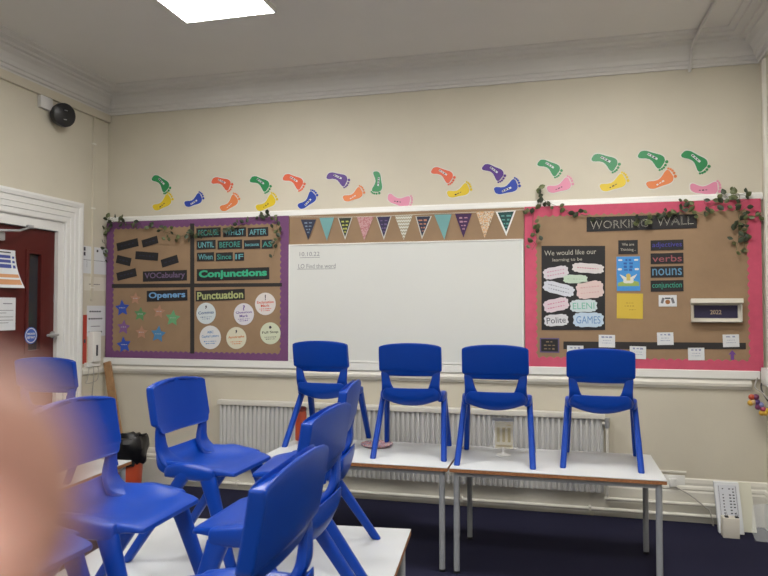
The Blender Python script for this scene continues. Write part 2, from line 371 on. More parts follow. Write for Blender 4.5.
# ---- cards on boards
Z1 = YS-.004; Z2 = YS-.0052
def card(name, poly, label, cat, m, txt=None, tcol=None, group=None, y=Z1, bold=.0, scr=None):
    o = plate(name, poly, y, m); tag(o, label, cat, group)
    if txt: lettering(txt, y-.0006, tcol, o, bold=bold)
    if scr: scribble(scr, y-.0006, tcol or M['ink'], o)
    return o
def K(ox, oy, s): 
    def f(x, y): return (ox+x/s, oy+y/s)
    return f
def pc(k, cx, cy_, w_, h_, deg=0):
    X, Y_ = k(cx, cy_); c = pxw(X, Y_); s = k(1, 0)[0]-k(0, 0)[0]
    return c, w_*s*mpp(X), h_*s*mpy(X), math.radians(deg)
k2 = K(104, 215, 7.68)
vc = [(182, 228, 165, 62, 11, 'blank black card, upper left of the vocabulary quarter'), (355, 205, 122, 58, 14, 'short blank black card tilted, top right of the vocabulary quarter'), (153, 350, 112, 62, -13, 'small blank black card tilting down, left edge of the vocabulary quarter'),
 (330, 315, 175, 62, -5, 'nearly level blank black card in the middle of the vocabulary quarter'), (506, 355, 130, 62, 15, 'blank black card tilted upward above the vocabulary title, at right'), (175, 457, 150, 62, 12, 'blank black card just left of the vocabulary title')]
for a in vc:
    c, w_, h_, an = pc(k2, *a[:5]); card('word_card', rect(w_, h_, an, c), a[5], 'card', M['black'], group='blank cards on the vocabulary quarter', scr=[(c[0], c[1], w_*.7, h_*.18, an)], tcol=cm('faint_navy', (.018, .02, .045)))
c, w_, h_, an = pc(k2, 468, 468, 338, 80, 1)
card('title_card', rect(w_, h_, an, c), 'black title card reading VOCabulary in faint purple letters', 'sign', M['black'], [('VOCabulary', c[0], c[1], w_*.92, h_*.72, an)], cm('dim_purple', (.15, .10, .19)), bold=.02)
k3 = K(104, 285, 7.68)
c, w_, h_, an = pc(k3, 485, 82, 312, 84, 1.5)
card('title_card', rect(w_, h_, an, c), 'black title card reading openers in light blue letters', 'sign', M['black'], [('Openers', c[0], c[1], w_*.9, h_*.72, an)], cm('sky_ink', (.16, .35, .62)), bold=.03)
def starpts(c, r_, a0=0): return [(c[0]+r_*(1 if i % 2 == 0 else .5)*math.sin(a0+i*math.pi/5), c[1]+r_*(1 if i % 2 == 0 else .5)*math.cos(a0+i*math.pi/5)) for i in range(10)]
SC = dict(blue=(.025, .075, .42), tan=(.42, .22, .14), green=(.10, .27, .11), bright=(.13, .36, .17), purple=(.21, .10, .27), sky=(.07, .22, .42))
for x, y, rr, col, lab in [(142, 178, 62, 'blue', 'royal blue paper star, upper one at the left edge of the openers quarter'), (243, 105, 46, 'tan', 'tan paper star highest of all, beside the openers title'), (280, 225, 54, 'green', 'mid green paper star right of the upper blue star'),
    (424, 205, 52, 'tan', 'tan paper star between the two green stars'), (530, 255, 62, 'bright', 'bright green paper star, rightmost of the stars'), (152, 325, 56, 'purple', 'mauve paper star between the two royal blue stars'),
    (290, 365, 52, 'tan', 'lowest tan paper star, between mauve and sky blue stars'), (418, 378, 64, 'sky', 'sky blue paper star below the green ones'), (155, 460, 62, 'blue', 'royal blue paper star, lower one at the bottom left of the board')]:
    c, w_, h_, an = pc(k3, x, y, rr, rr); o = card('paper_star', starpts(c, h_*1.05, random.uniform(-.15, .15)), lab, 'paper star', cm('star_'+col, SC[col]), group='paper stars on the openers quarter', scr=[(c[0], c[1]+.003, w_*.8, .006, 0)], tcol=cm('pale_ink', (.45, .47, .5)))
k1 = K(190, 215, 7.68)
teal = cm('teal_ink', (.045, .26, .22)); aqua = cm('aqua_ink', (.12, .36, .40)); 
for x0_, x1_, y0_, y1_, s, tc_, lab in [(50, 237, 98, 172, 'BECAUSE', teal, 'black card BECAUSE in dark green capitals, top row'), (255, 432, 98, 168, 'WHILST', aqua, 'black card WHILST in pale aqua capitals, top row'), (445, 602, 96, 165, 'AFTER', aqua, 'black card AFTER at the right of the top row'),
    (52, 198, 194, 264, 'UNTIL', aqua, 'black card UNTIL, left of the second row'), (213, 402, 192, 262, 'BEFORE', teal, 'black card BEFORE in green capitals, second row'), (415, 541, 192, 260, 'because', aqua, 'black card with small lower-case because, second row'), (552, 636, 190, 258, 'AS', teal, 'small black card AS at the end of the second row'),
    (55, 186, 288, 355, 'When', aqua, 'black card When, left of the third row'), (200, 330, 288, 353, 'Since', teal, 'black card Since, middle of the third row'), (345, 417, 288, 352, 'IF', aqua, 'small black card IF at the end of the third row')]:
    c, w_, h_, an = pc(k1, (x0_+x1_)/2, (y0_+y1_)/2, x1_-x0_, y1_-y0_, .8)
    card('word_card', rect(w_, h_, an, c), lab, 'card', M['black'], [(s, c[0], c[1], w_*.84, h_*(.62 if s != 'because' else .4), an)], tc_, group='conjunction word cards', bold=.012)
c, w_, h_, an = pc(k1, 328, 455, 556, 92, .7)
card('title_card', rect(w_, h_, an, c), 'long black title card reading conjunctions in bright green', 'sign', M['black'], [('Conjunctions', c[0], c[1], w_*.94, h_*.8, an)], cm('green_ink', (.04, .40, .22)), bold=.045)
k4 = K(190, 285, 7.68)
c, w_, h_, an = pc(k4, 232, 78, 376, 82, 1.8)
card('title_card', rect(w_, h_, an, c), 'black title card reading punctuation in yellow-green letters', 'sign', M['black'], [('Punctuation', c[0], c[1], w_*.94, h_*.74, an)], cm('lime_ink', (.38, .42, .18)), bold=.03)
def circ(c, r_, n=40): return [(c[0]+r_*math.cos(2*math.pi*i/n), c[1]+r_*math.sin(2*math.pi*i/n)) for i in range(n)]
for x, y, rr, sym, lines, tc_, base, lab in [
    (125, 218, 82, ',', ['Commas'], (.05, .12, .28), (.60, .66, .68), 'pale blue round card headed Commas'), (415, 224, 84, '?', ['Question', 'Mark'], (.12, .06, .30), (.66, .64, .68), 'white round card headed Question Mark'),
    (580, 145, 86, '!', ['Exclamation', 'Mark'], (.62, .10, .06), (.68, .64, .62), 'white round card headed Exclamation Mark in red'), (157, 402, 90, 'ABC', ['Capital Letters'], (.10, .26, .50), (.68, .68, .68), 'white round card headed Capital Letters in blue'),
    (357, 407, 84, "'", ['Apostrophe'], (.62, .20, .05), (.66, .64, .50), 'cream round card headed Apostrophe in orange'), (618, 371, 84, '.', ['Full Stop'], (.04, .05, .04), (.60, .64, .48), 'pale green round card headed Full Stop')]:
    c, w_, h_, an = pc(k4, x, y, rr, rr); R_ = h_*1.0; ink = cm('ink_'+lines[0], tc_)
    o = card('punctuation_disc', circ(c, R_), lab, 'card', cm('disc_'+lines[0], base), group='round punctuation cards')
    if sym == 'ABC': T = [(sym, c[0], c[1]+R_*.45, R_*.6, R_*.22, .05)]
    elif sym in ",'": T = [(',', c[0], c[1]+R_*.58, R_*.16, R_*.34, 0)]
    elif sym == '.': T = [('.', c[0], c[1]+R_*.55, R_*.26, R_*.26, 0)]
    else: T = [(sym, c[0], c[1]+R_*.58, R_*(.1 if sym == '!' else .22), R_*.5, 0)]
    lettering(T, Z1-.0006, ink if sym in '?!ABC' and sym != '!' else M['ink'], o, 'symbol', bold=.03)
    if len(lines) == 2: T = [(lines[0], c[0], c[1]+R_*.16, R_*1.6, R_*.24, .05), (lines[1], c[0], c[1]-R_*.16, R_*.85, R_*.24, .05)]
    else: T = [(lines[0], c[0], c[1]+R_*.08, R_*1.6, R_*.28, .07)]
    lettering(T, Z1-.0006, ink, o, 'heading', bold=.02)
    scribble([(c[0], c[1]-R_*(.34 if len(lines) == 1 else .44), R_*1.2, R_*.07, .05), (c[0], c[1]-R_*(.52 if len(lines) == 1 else .6), R_*.9, R_*.07, .05)], Z1-.0006, ink, o)
# ---- bunting
kb = K(285, 200, 6.144); kc = K(400, 200, 5.908)
def tri(k, x0_, y0_, x1_, y1_, tx, ty): return [pxw(*k(x0_, y0_), YS-.004), pxw(*k(tx, ty), YS-.004), pxw(*k(x1_, y1_), YS-.004)]
navy = cm('navy_card', (.02, .025, .055)); tealc = cm('teal_card', (.15, .34, .34)); edge = cm('pennant_edge', (.55, .55, .5))
PN = [(kb, (98, 120, 192, 120, 143, 245), navy, None, (.16, .22, .30), 'navy pennant with faint writing, first at the left of the bunting'),
 (kb, (212, 110, 302, 108, 258, 250), tealc, None, None, 'plain teal pennant near the left end of the bunting'),
 (kb, (325, 110, 415, 108, 370, 245), cm('blackgreen', (.02, .03, .018)), 1, (.45, .48, .10), 'black pennant with yellow-green writing'),
 (kb, (443, 105, 545, 103, 487, 250), pmat('pink_dots', [(.52, .30, .30), (.42, .17, .18)], 'voronoi', 90), None, None, 'pink patterned pennant left of the navy pale-edged one'),
 (kb, (560, 103, 655, 100, 608, 245), cm('navy_purple', (.025, .02, .07)), 1, (.12, .08, .20), 'navy pennant with pale edging, left of the white chevron one'),
 (kb, (675, 97, 785, 92, 730, 245), pmat('chevron', [(.64, .63, .56), (.36, .33, .24)], 'zigzag', 13), None, None, 'white pennant with fine chevron pattern in the middle of the bunting'),
 (kc, (92, 97, 188, 95, 130, 232), navy, 1, (.45, .20, .13), 'dark pennant with orange writing, right of the chevron one'),
 (kc, (203, 87, 305, 85, 262, 235), tealc, None, None, 'plain teal pennant in the right half of the bunting'),
 (kc, (325, 82, 425, 80, 375, 222), cm('plum', (.05, .015, .075)), None, (.40, .22, .30), 'plum purple pennant with pale writing'),
 (kc, (450, 70, 560, 66, 500, 225), pmat('orange_print', [(.60, .34, .16), (.62, .56, .45), (.36, .22, .12)], 'voronoi', 80), None, None, 'orange and cream patterned pennant'),
 (kc, (565, 70, 685, 62, 628, 213), cm('bottle_green', (.008, .055, .055)), 2, (.10, .30, .27), 'dark green pennant with white edging, last at the right of the bunting')]
for k, q, m_, ed, tc_, lab in PN:
    P = tri(k, *q); cx = sum(p[0] for p in P)/3; cz = sum(p[1] for p in P)/3
    if ed:
        o = plate('bunting_pennant', P, YS-.008, edge if ed == 1 else M['white']); sfac = .86 if ed == 1 else .80
        c2 = (cx, cz+.006)
        plate('face', [(c2[0]+(p[0]-cx)*sfac, c2[1]+(p[1]-cz)*sfac) for p in P], YS-.009, m_, o)
    else: o = plate('bunting_pennant', P, YS-.008, m_)
    tag(o, lab, 'bunting', 'pennants of the bunting')
    if tc_:
        w_ = P[2][0]-P[0][0]; h_ = P[0][1]-P[1][1]
        scribble([(cx, P[0][1]-h_*f, w_*g, h_*.07, 0) for f, g in ((.18, .6), (.34, .48), (.50, .32), (.64, .16))], YS-.0097, cm('p_ink%d_%d' % (int(tc_[0]*1000), int(tc_[1]*1000)), tc_), o)
bm = bmesh.new(); pts = [Vector((pxw(*k_)[0], YS-.006, pxw(*k_)[1])) for k_ in ((290, 216.8), (320, 217), (353, 217), (394, 215.6), (430, 214), (470, 212.5), (524, 209.8))]
tube(bm, smoothpath(pts, 4), .0015, 6); tag(obj('bunting_string', bm, M['paper2']), 'thin string holding the row of pennants', 'string')

# ---- right board
kr = K(520, 190, 2.879); k5 = K(580, 205, 6.4); k7 = K(530, 230, 5.233)
def R4(k, x0_, y0_, x1_, y1_, Y=YS): return pxrect(*k(x0_, y0_), *k(x1_, y1_), Y)
poly = [pxw(*k5(*p)) for p in ((42, 172), (400, 160), (748, 148), (748, 58), (400, 68), (42, 78))]
o = card('title_card', poly, 'long black banner reading WORKING WALL across the top of the pink-edged board', 'sign', M['black'])
mid = (sum(p[0] for p in poly)/6, sum(p[1] for p in poly)/6); chalk = cm('chalk_ink', (.42, .40, .34))
W_ = poly[2][0]-poly[0][0]
for wd, wx, wz, ww in (('WORKING', mid[0]-W_*.205, mid[1]-.004, W_*.54), ('WALL', mid[0]+W_*.30, mid[1]+.006, W_*.33)):
    lettering([(wd, wx, wz, ww, .060, .01)], Z1-.0006, chalk, o, 'word'); lettering([(wd, wx, wz, ww, .060, .01)], Z1-.0008, M['black'], o, 'letter_centre', bold=-.022)
bp = card('wish_poster', R4(kr, 62, 161, 245, 403), 'tall black poster of cloud notes headed We would like our learning to be', 'poster', M['black'])
def tl(s, k, cx, cy_, w_, h_, deg=0): c, a, b, an = pc(k, cx, cy_, w_, h_, deg); return (s, c[0], c[1], a, b, an)
lettering([tl('We would like our', k7, 210, 117, 272, 26, 1), tl('learning to be', k7, 195, 157, 155, 22, 1)], Z1-.0006, chalk, bp)
def cloud(c, w_, h_, an):
    n = 12; pts = []
    for i in range(n*5):
        t = 2*math.pi*i/(n*5); b = 1+.09*abs(math.sin(n*t/2)); u = math.copysign(abs(math.cos(t))**.55, math.cos(t)); v = math.copysign(abs(math.sin(t))**.55, math.sin(t))
        pts.append((w_/2*u*b*.93, h_/2*v*b*.93))
    return rot2(pts, an, c)
for x, y, w0, h0, d, col, ic, s, lab in [
    (135, 223, 135, 62, 10, (.62, .58, .62), (.55, .22, .34), None, 'lilac white cloud note, top left on the black poster'), (303, 200, 168, 52, -5, (.64, .60, .60), (.55, .18, .26), None, 'white cloud note with red writing, top right on the black poster'),
    (237, 257, 128, 46, -2, (.50, .62, .50), (.35, .50, .38), None, 'small pale green cloud note on the black poster'), (150, 307, 168, 62, -15, (.60, .62, .68), (.25, .27, .33), None, 'white cloud note tilting down to the right on the black poster'),
    (313, 313, 145, 92, 6, (.66, .52, .50), (.60, .36, .36), None, 'large blush pink cloud note, right middle of the black poster'), (137, 392, 135, 68, 12, (.66, .55, .60), (.55, .15, .28), None, 'pink cloud note tilting upward, lower left of the black poster'),
    (280, 397, 144, 66, 1, (.55, .64, .66), (.16, .46, .34), 'ELENI', 'pale blue cloud note with green capitals on the black poster'), (137, 472, 128, 62, 4, (.63, .63, .66), (.06, .07, .09), 'Polite', 'white cloud note with dark writing, bottom left of the black poster'),
    (305, 470, 162, 78, 0, (.48, .60, .72), (.12, .25, .50), 'GAMES', 'light blue cloud note reading GAMES, bottom right of the black poster')]:
    c, w_, h_, an = pc(k7, x, y, w0, h0, d); o = card('cloud_note', cloud(c, w_, h_, an), lab, 'paper note', cm('cloud%d' % (x+y), col), y=Z1-.0025, group='cloud notes on the black poster')
    ik = cm('cloudink%d' % (x+y), ic)
    if s: lettering([(s, c[0], c[1], w_*.78, h_*.5, an)], Z1-.0031, ik, o)
    else: scribble([(c[0], c[1]+h_*f, w_*.7, .007, an) for f in ((.16, -.16) if h0 > 55 else (.0,))], Z1-.0031, ik, o)
c1 = pxw(*k5(307, 270))
c, w_, h_, an = pc(k5, 307, 270, 125, 90, 0)
card('thinking_card', rect(w_, h_, an, c), 'small black card reading We are thinking above the blue poster', 'sign', M['black'], [('We are', c[0], c[1]+h_*.2, w_*.62, h_*.2, 0), ('Thinking...', c[0], c[1]-h_*.2, w_*.8, h_*.24, 0)], chalk)
for y, h0, s, col, lab in [(257, 66, 'adjectives', (.07, .06, .36), 'black card reading adjectives in deep blue, topmost of the four'), (342, 68, 'verbs', (.36, .10, .12), 'black card reading verbs in dull red'), (428, 72, 'nouns', (.13, .32, .52), 'black card reading nouns in light blue'), (518, 72, 'conjunction', (.04, .38, .27), 'black card reading conjunction in green, lowest of the four')]:
    c, w_, h_, an = pc(k5, 556, y, 210, h0, .5); card('word_card', rect(w_, h_, an, c), lab, 'card', M['black'], [(s, c[0], c[1], w_*.9, h_*.62, an)], cm('wi'+s, tuple(v*.8 for v in col)), group='word type cards on the pink-edged board', bold=.004)
# blue book poster (generic cover)
c, w_, h_, an = pc(k5, 309, 440, 150, 220, 0)
o = card('picture_poster', rect(w_, h_, an, c), 'sky blue picture poster with a yellow winged figure on clouds', 'poster', cm('poster_blue', (.05, .26, .62)))
scribble([(c[0], c[1]+h_*f, w_*g, .014, 0) for f, g in ((.40, .3), (.30, .5), (.20, .5), (.11, .4))], Z1-.0006, cm('poster_ink', (.02, .10, .34)), o, 'title_lettering')
pw = cm('poster_white', (.66, .68, .62)); py_ = cm('poster_yellow', (.58, .46, .12)); pg = cm('poster_green', (.30, .42, .10))
def sub(name, pts, y, m, o): return plate(name, pts, y, m, o, .0003)
sub('meadow', [(c[0]-w_*.46, c[1]-h_*.36), (c[0]+w_*.46, c[1]-h_*.36), (c[0]+w_*.44, c[1]-h_*.24), (c[0]+w_*.2, c[1]-h_*.2), (c[0]-w_*.2, c[1]-h_*.22), (c[0]-w_*.44, c[1]-h_*.26)], Z1-.0007, pg, o)
sub('cloud', cloud((c[0], c[1]-h_*.2), w_*.45, h_*.16, 0), Z1-.001, pw, o)
for sx in (-1, 1):
    sub('wing', [(c[0]+sx*w_*.05, c[1]-h_*.12), (c[0]+sx*w_*.38, c[1]-h_*.01), (c[0]+sx*w_*.25, c[1]-h_*.14), (c[0]+sx*w_*.05, c[1]-h_*.17)][::sx], Z1-.0014, pw, o)
    sub('cloud', cloud((c[0]+sx*w_*.36, c[1]+h_*.13), w_*.18, h_*.06, 0), Z1-.001, pw, o)
    sub('cloud', cloud((c[0]+sx*w_*.34, c[1]+h_*.40), w_*.18, h_*.05, 0), Z1-.001, pw, o)
sub('figure', circ((c[0], c[1]-h_*.06), w_*.1, 16), Z1-.0018, py_, o); sub('figure', rect(w_*.16, h_*.12, 0, (c[0], c[1]-h_*.14)), Z1-.0016, py_, o)
c, w_, h_, an = pc(kr, 316, 334, 75, 72, 0)
o = card('yellow_sheet', rect(w_, h_, -.02, c), 'bright yellow paper sheet pinned under the blue poster', 'paper sheet', cm('yellow_paper', (.60, .43, .05)))
scribble([(c[0], c[1]+h_*.12, w_*.3, .006, 0), (c[0]-w_*.02, c[1], w_*.4, .006, 0), (c[0]+w_*.1, c[1]-h_*.15, w_*.3, .006, 0)], Z1-.0006, cm('ochre_ink', (.40, .27, .03)), o)
c, w_, h_, an = pc(kr, 425, 319, 52, 33, 0)
o = card('picture_card', rect(w_, h_, 0, c), 'small white card with a brown and black cartoon blob under the word cards', 'card', M['paper'])
sub('drawing', circ((c[0], c[1]-h_*.1), h_*.2, 16), Z1-.0008, cm('brown_ink', (.30, .12, .04)), o)
for sx in (-1, 1): sub('drawing', rect(w_*.14, h_*.5, sx*.3, (c[0]+sx*w_*.28, c[1]+h_*.02)), Z1-.0008, cm('mid_grey_ink', (.16, .16, .18)), o)
sub('drawing', rect(w_*.3, h_*.12, 0, (c[0], c[1]+h_*.22)), Z1-.0008, M['ink'], o)
# open white box lid
P0 = [pxw(*kr(*p)) for p in ((492, 381), (636, 383), (634, 330), (497, 332))]
x0_, x1_, z0_, z1_ = P0[0][0], P0[1][0], P0[0][1], P0[2][1]
r = empty('box_frame', ((x0_+x1_)/2, YS, z0_)); tag(r, 'shallow white card box with a lifted flap and dark banner inside, on the right board', 'box'); xm = r.location.x
bm = bmesh.new(); dpt = .045
bx(bm, x0_-xm, x1_-xm, -.004, -.001, 0, z1_-z0_); bx(bm, x0_-xm, x1_-xm, -dpt, 0, 0, .004); bx(bm, x0_-xm, x0_-xm+.004, -dpt, 0, 0, z1_-z0_); bx(bm, x1_-xm-.004, x1_-xm, -dpt, 0, 0, z1_-z0_); bx(bm, x0_-xm, x1_-xm, -dpt, -dpt+.003, 0, .010)
obj('tray', bm, M['paper2'], r)
bm = bmesh.new(); hgt = z1_-z0_
loft(bm, [[(x-0, y, z) for y, z in ((-.002, hgt), (-.052, hgt+.012), (-.05, hgt+.042), (-.002, hgt+.03))] for x in (x0_-xm-.004, x1_-xm+.006)]); obj('flap', bm, M['paper2'], r)
o = box('banner', x0_-xm+.02, x1_-xm-.02, -.0075, -.004, .03, hgt-.004, cm('banner_navy', (.018, .014, .05)), r)
lettering([('2022', xm, z0_+hgt*.58, .07, .03, 0)], YS-.0079, cm('gold_ink', (.40, .30, .20)), r, bold=.02)
# timeline strip and cards
card('timeline_strip', [pxw(*kr(125, 458)), pxw(*kr(650, 458)), pxw(*kr(650, 440)), pxw(*kr(125, 436))], 'long charcoal strip along the foot of the pink-edged board', 'paper strip', M['charcoal'], y=Z1+.001)
for x, y, s, lab in [(159, 466, '', 'white note hidden mostly by the right-hand chair, below the charcoal strip'), (250, 435, '', 'white note over the charcoal strip, nearest the black poster'), (339, 468, '', 'white note hanging below the strip, middle of the row'), (418, 428, '', 'white note standing high on the strip under the small cartoon card'), (507, 472, '', 'white note below the strip, under the white box'), (607, 434, '', 'rightmost white note on the charcoal strip, above the purple arrow')]:
    c, w_, h_, an = pc(kr, x, y, 47, 36, random.uniform(-2, 2)); card('timeline_note', rect(w_, h_, an, c), lab, 'paper note', M['paper'], y=Z1-.001, group='white notes on the charcoal strip', tcol=cm('blue_grey_ink', (.25, .28, .42)),
        scr=[(c[0], c[1]+h_*.32, w_*.7, .010, an), (c[0], c[1]+h_*.05, w_*.5, .004, an), (c[0], c[1]-h_*.15, w_*.6, .004, an)])
X, Y_ = kr(611, 475); c = pxw(X, Y_); aw = .022
card('paper_arrow', [(c[0]+x*aw, c[1]+z*aw) for x, z in ((-.45, -1.5), (.45, -1.5), (.45, .2), (1.1, .1), (0, 1.5), (-1.1, .1), (-.45, .2))], 'small purple upward arrow under the last white note', 'paper arrow', cm('arrow_purple', (.14, .05, .26)))
c, w_, h_, an = pc(kr, 85, 447, 56, 42, 0)
o = card('journey_card', rect(w_, h_, 0, c), 'dark card with purple edge and gold writing at the lower left of the pink-edged board', 'sign', cm('edge_purple', (.11, .08, .18)))
sub('face', rect(w_*.86, h_*.84, 0, c), Z1-.001, M['black'], o)
scribble([(c[0], c[1]+h_*f, w_*g, .010, 0) for f, g in ((.24, .4), (0, .65), (-.24, .6))], Z1-.0018, cm('dull_gold', (.20, .15, .09)), o)

# ================================================================ FOOTPRINTS
FC = dict(green=(.018, .23, .075), yellow=(.68, .50, .02), blue=(.014, .05, .36), red=(.68, .12, .055), orange=(.70, .21, .065), purple=(.085, .03, .22), pink=(.66, .24, .36))
def footprint(h0, t0, side, col, lab, dark=None):
    a = Vector(pxw(*h0, YB-.002)); b = Vector(pxw(*t0, YB-.002)); d = b-a; L = d.length*1.02; an = math.atan2(d.y, d.x)
    def W(u, v): # u along the print, v across (fraction of length)
        x = u*L; y = v*L*side + side*L*(.15*math.sin(math.pi*min(1, max(0, u))) - .02)
        return (a.x + x*math.cos(an) - y*math.sin(an), a.y + x*math.sin(an) + y*math.cos(an))
    HWP = [(-.055, .0), (-.05, .065), (-.02, .125), (.05, .162), (.13, .165), (.25, .142), (.38, .135), (.50, .158), (.62, .200), (.72, .228), (.80, .228), (.86, .19), (.895, .12), (.90, 0)]
    def outline(g):
        pts = [(u + (g if u > .5 else -g)*(.8 if u < 0 or u > .85 else 0), v+g) for u, v in HWP[1:-1]]
        return [W(u, v) for u, v in pts] + [W(u, -v) for u, v in pts[::-1]]
    bk = outline(.035)
    root = plate('footprint_cutout', bk, YB-.0025, cm('laminate_white', (.62, .62, .58), .3), None, .0012)
    tag(root, lab, 'footprint', 'paper footprints walking along the wall')
    m_ = mat('print_'+col, FC[col], .35)
    plate('sole', outline(0), YB-.0032, m_, root, .0006)
    toes = [(.95, .205, .060), (.98, .090, .050), (.98, -.015, .046), (.953, -.108, .043), (.905, -.198, .041)]
    bm = bmesh.new(); pl = root.location
    for u, v, r_ in toes:
        c = W(u, v); prism_y(bm, [(p[0]-pl.x, p[1]-pl.z) for p in circ(c, r_*L, 12)], YB-.0032-pl.y, YB-.0010-pl.y)
    obj('toe_prints', bm, m_, root)
    c = W(.42, 0); rr = [(c[0], c[1], L*.42, L*.085, an)]
    if dark is None: plate('name_strip', rect(L*.40, L*.075, an, c), YB-.0038, M['paper'], root, .0004)
    rr = [(c[0]-L*.03*math.cos(an), c[1]-L*.03*math.sin(an), L*.34, L*.045, an)]; scribble(rr, YB-.0044, M['ink'] if dark != 'w' else M['paper'], root, 'name_writing')
    return root
FP = [((153.9,177.2),(167.6,191.8),1,'green','green footprint with white name strip, leftmost of all'), ((154.4,208.2),(170.8,195),-1,'yellow','yellow footprint below the leftmost green one'), ((186,204.5),(202,194.3),-1,'blue','blue footprint on the lower line near the left end'),
 ((213.2,180.1),(230.8,188.8),1,'red','red footprint over an orange one, first red from the left'), ((221.8,209.2),(237,195),-1,'orange','orange footprint under the first red one'), ((251.9,178.7),(268.6,190.6),1,'green','green footprint above a yellow one near the purple-edged board corner'),
 ((257.6,208.6),(275,195),-1,'yellow','yellow footprint with dark writing over the right end of the purple-edged board'), ((284.8,176.7),(302.5,188.4),1,'red','red footprint above the blue one at the left of the bunting'), ((299.9,207),(314.6,191.5),-1,'blue','blue footprint steeply tilted above the first pennant'),
 ((328.4,175.4),(347.4,184.6),1,'purple','purple footprint with glare, left one of the two purple'), ((344.6,199),(362.6,188.3),-1,'orange','orange footprint under the left purple one'), ((376.6,172.5),(374.9,193.6),1,'green','green footprint pointing straight down'),
 ((389,197.4),(412,200.6),-1,'pink','pink footprint lying nearly level above the middle pennants'), ((433.3,169.8),(452.2,182),1,'red','red footprint left of the right purple one'), ((448.8,194.6),(469.8,184.9),-1,'yellow','yellow footprint over the right half of the bunting'),
 ((484.4,166.4),(502.3,180),1,'purple','purple footprint, right one of the two purple'), ((496,191.1),(518.2,181),-1,'blue','blue footprint above the right end of the bunting'), ((539.8,162.2),(559,175.1),1,'green','green footprint above the first pink one of the right board'),
 ((548.8,189.8),(571.2,179.1),-1,'pink','pink footprint above the left corner of the pink-edged board'), ((594,157),(617,169.4),1,'green','green footprint with white glare streaks'), ((602,188.2),(626,175.4),-1,'yellow','yellow footprint, rightmost of the yellow ones'),
 ((640.5,153.8),(664.2,167),1,'green','green footprint above the rightmost orange one'), ((648.8,186),(672.8,171.2),-1,'orange','orange footprint, rightmost of the orange ones'), ((684.4,153.2),(705.2,171.2),1,'green','green footprint nearest the right wall'),
 ((691.6,187.7),(720,185.6),-1,'pink','pink footprint, last at the right end of the lower line')]
for h0, t0, sd, col, lab in FP: footprint(h0, t0, sd, col, lab, 'd' if col in ('yellow', 'pink') else ('w' if col == 'orange' else None))

# ================================================================ IVY
def ivy(pts, n, label, spread=.05, leafsize=.046, dark=.5, y0=YS-.02):
    P = [Vector((*[pxw(*p, y0)[0]], y0 - .008*(i % 2), pxw(*p, y0)[1])) for i, p in enumerate(pts)]
    path = smoothpath(P, 6); r = empty('ivy_garland', P[0]); tag(r, label, 'artificial ivy', 'artificial ivy garlands')
    bm = bmesh.new(); tube(bm, [p-P[0] for p in path], .0014, 6); obj('stem', bm, M['stem'], r)
    bms = [bmesh.new(), bmesh.new()]
    n = int(n*1.05); spread *= 1.35
    for i in range(n):
        p = path[int((i+.5)/n*(len(path)-1))] - P[0]
        bm = bms[0 if random.random() < dark else 1]; s = leafsize*random.uniform(.7, 1.15); off = Vector((random.uniform(-1, 1)*spread, random.uniform(-.03, .002), random.uniform(-1, 1)*spread*.8))
        q = p + off; an = random.uniform(0, 2*math.pi); tilt = random.uniform(-.7, .7)
        shape = [(0, 0), (.30, .28), (.36, .60), (.20, .85), (0, 1.05), (-.20, .85), (-.36, .60), (-.30, .28)]
        mt = Matrix.Translation(q) @ Matrix.Rotation(an, 4, 'Y') @ Matrix.Rotation(tilt, 4, 'X') @ Matrix.Rotation(random.uniform(-.6, .6), 4, 'Z')
        v = [bm.verts.new(mt @ Vector((x*s, .10*s*abs(x)*2, z*s - s*.4))) for x, z in shape]; cc = bm.verts.new(mt @ Vector((0, -.03*s, .1*s)))
        for j in range(8): bm.faces.new((v[j], v[(j+1) % 8], cc))
        tube(bm, [mt @ Vector((0, 0, -s*.4)), p], .0009, 4)
    obj('dark_leaves', bms[0], M['leafd'], r); obj('green_leaves', bms[1], M['leaf'], r)
ivy([(110, 217), (107, 226), (105, 240), (107, 250), (109, 262)], 14, 'ivy spray hanging over the top left corner of the purple-edged board', .03)
ivy([(108, 220), (118, 222), (128, 224), (140, 226), (155, 228), (168, 233), (180, 236), (192, 236)], 34, 'ivy garland trailing along the top of the vocabulary quarter', .045)
ivy([(192, 236), (205, 235), (222, 230), (236, 225), (252, 219), (264, 215), (272, 217), (277, 226), (277, 240), (274, 256)], 34, 'ivy garland over the conjunctions cards, hanging at the right edge', .028, dark=.75)
ivy([(541, 188), (540, 200), (534, 212), (533, 228), (537, 240), (532, 250)], 20, 'ivy spray hanging at the left edge of the pink-edged board', .04)
ivy([(543, 200), (556, 206), (568, 211), (583, 215), (600, 219)], 14, 'dark ivy strand at the top left of the pink-edged board', .025, dark=.85)
ivy([(636, 222), (650, 218), (662, 214), (676, 214), (685, 206), (694, 212), (706, 216)], 26, 'ivy garland across the WORKING WALL banner', .04, dark=.4)
ivy([(706, 208), (722, 202), (730, 196), (738, 194), (740, 205), (738, 220), (739, 235), (736, 250)], 34, 'ivy garland hanging at the top right corner of the pink-edged board', .05)
ivy([(742, 212), (746, 226), (745, 240), (743, 252)], 10, 'short ivy strand over the pink border at the far right', .03)
ivy([(748, 215), (755, 217), (762, 215)], 6, 'ivy tip reaching across to the right wall', .02, dark=.2)

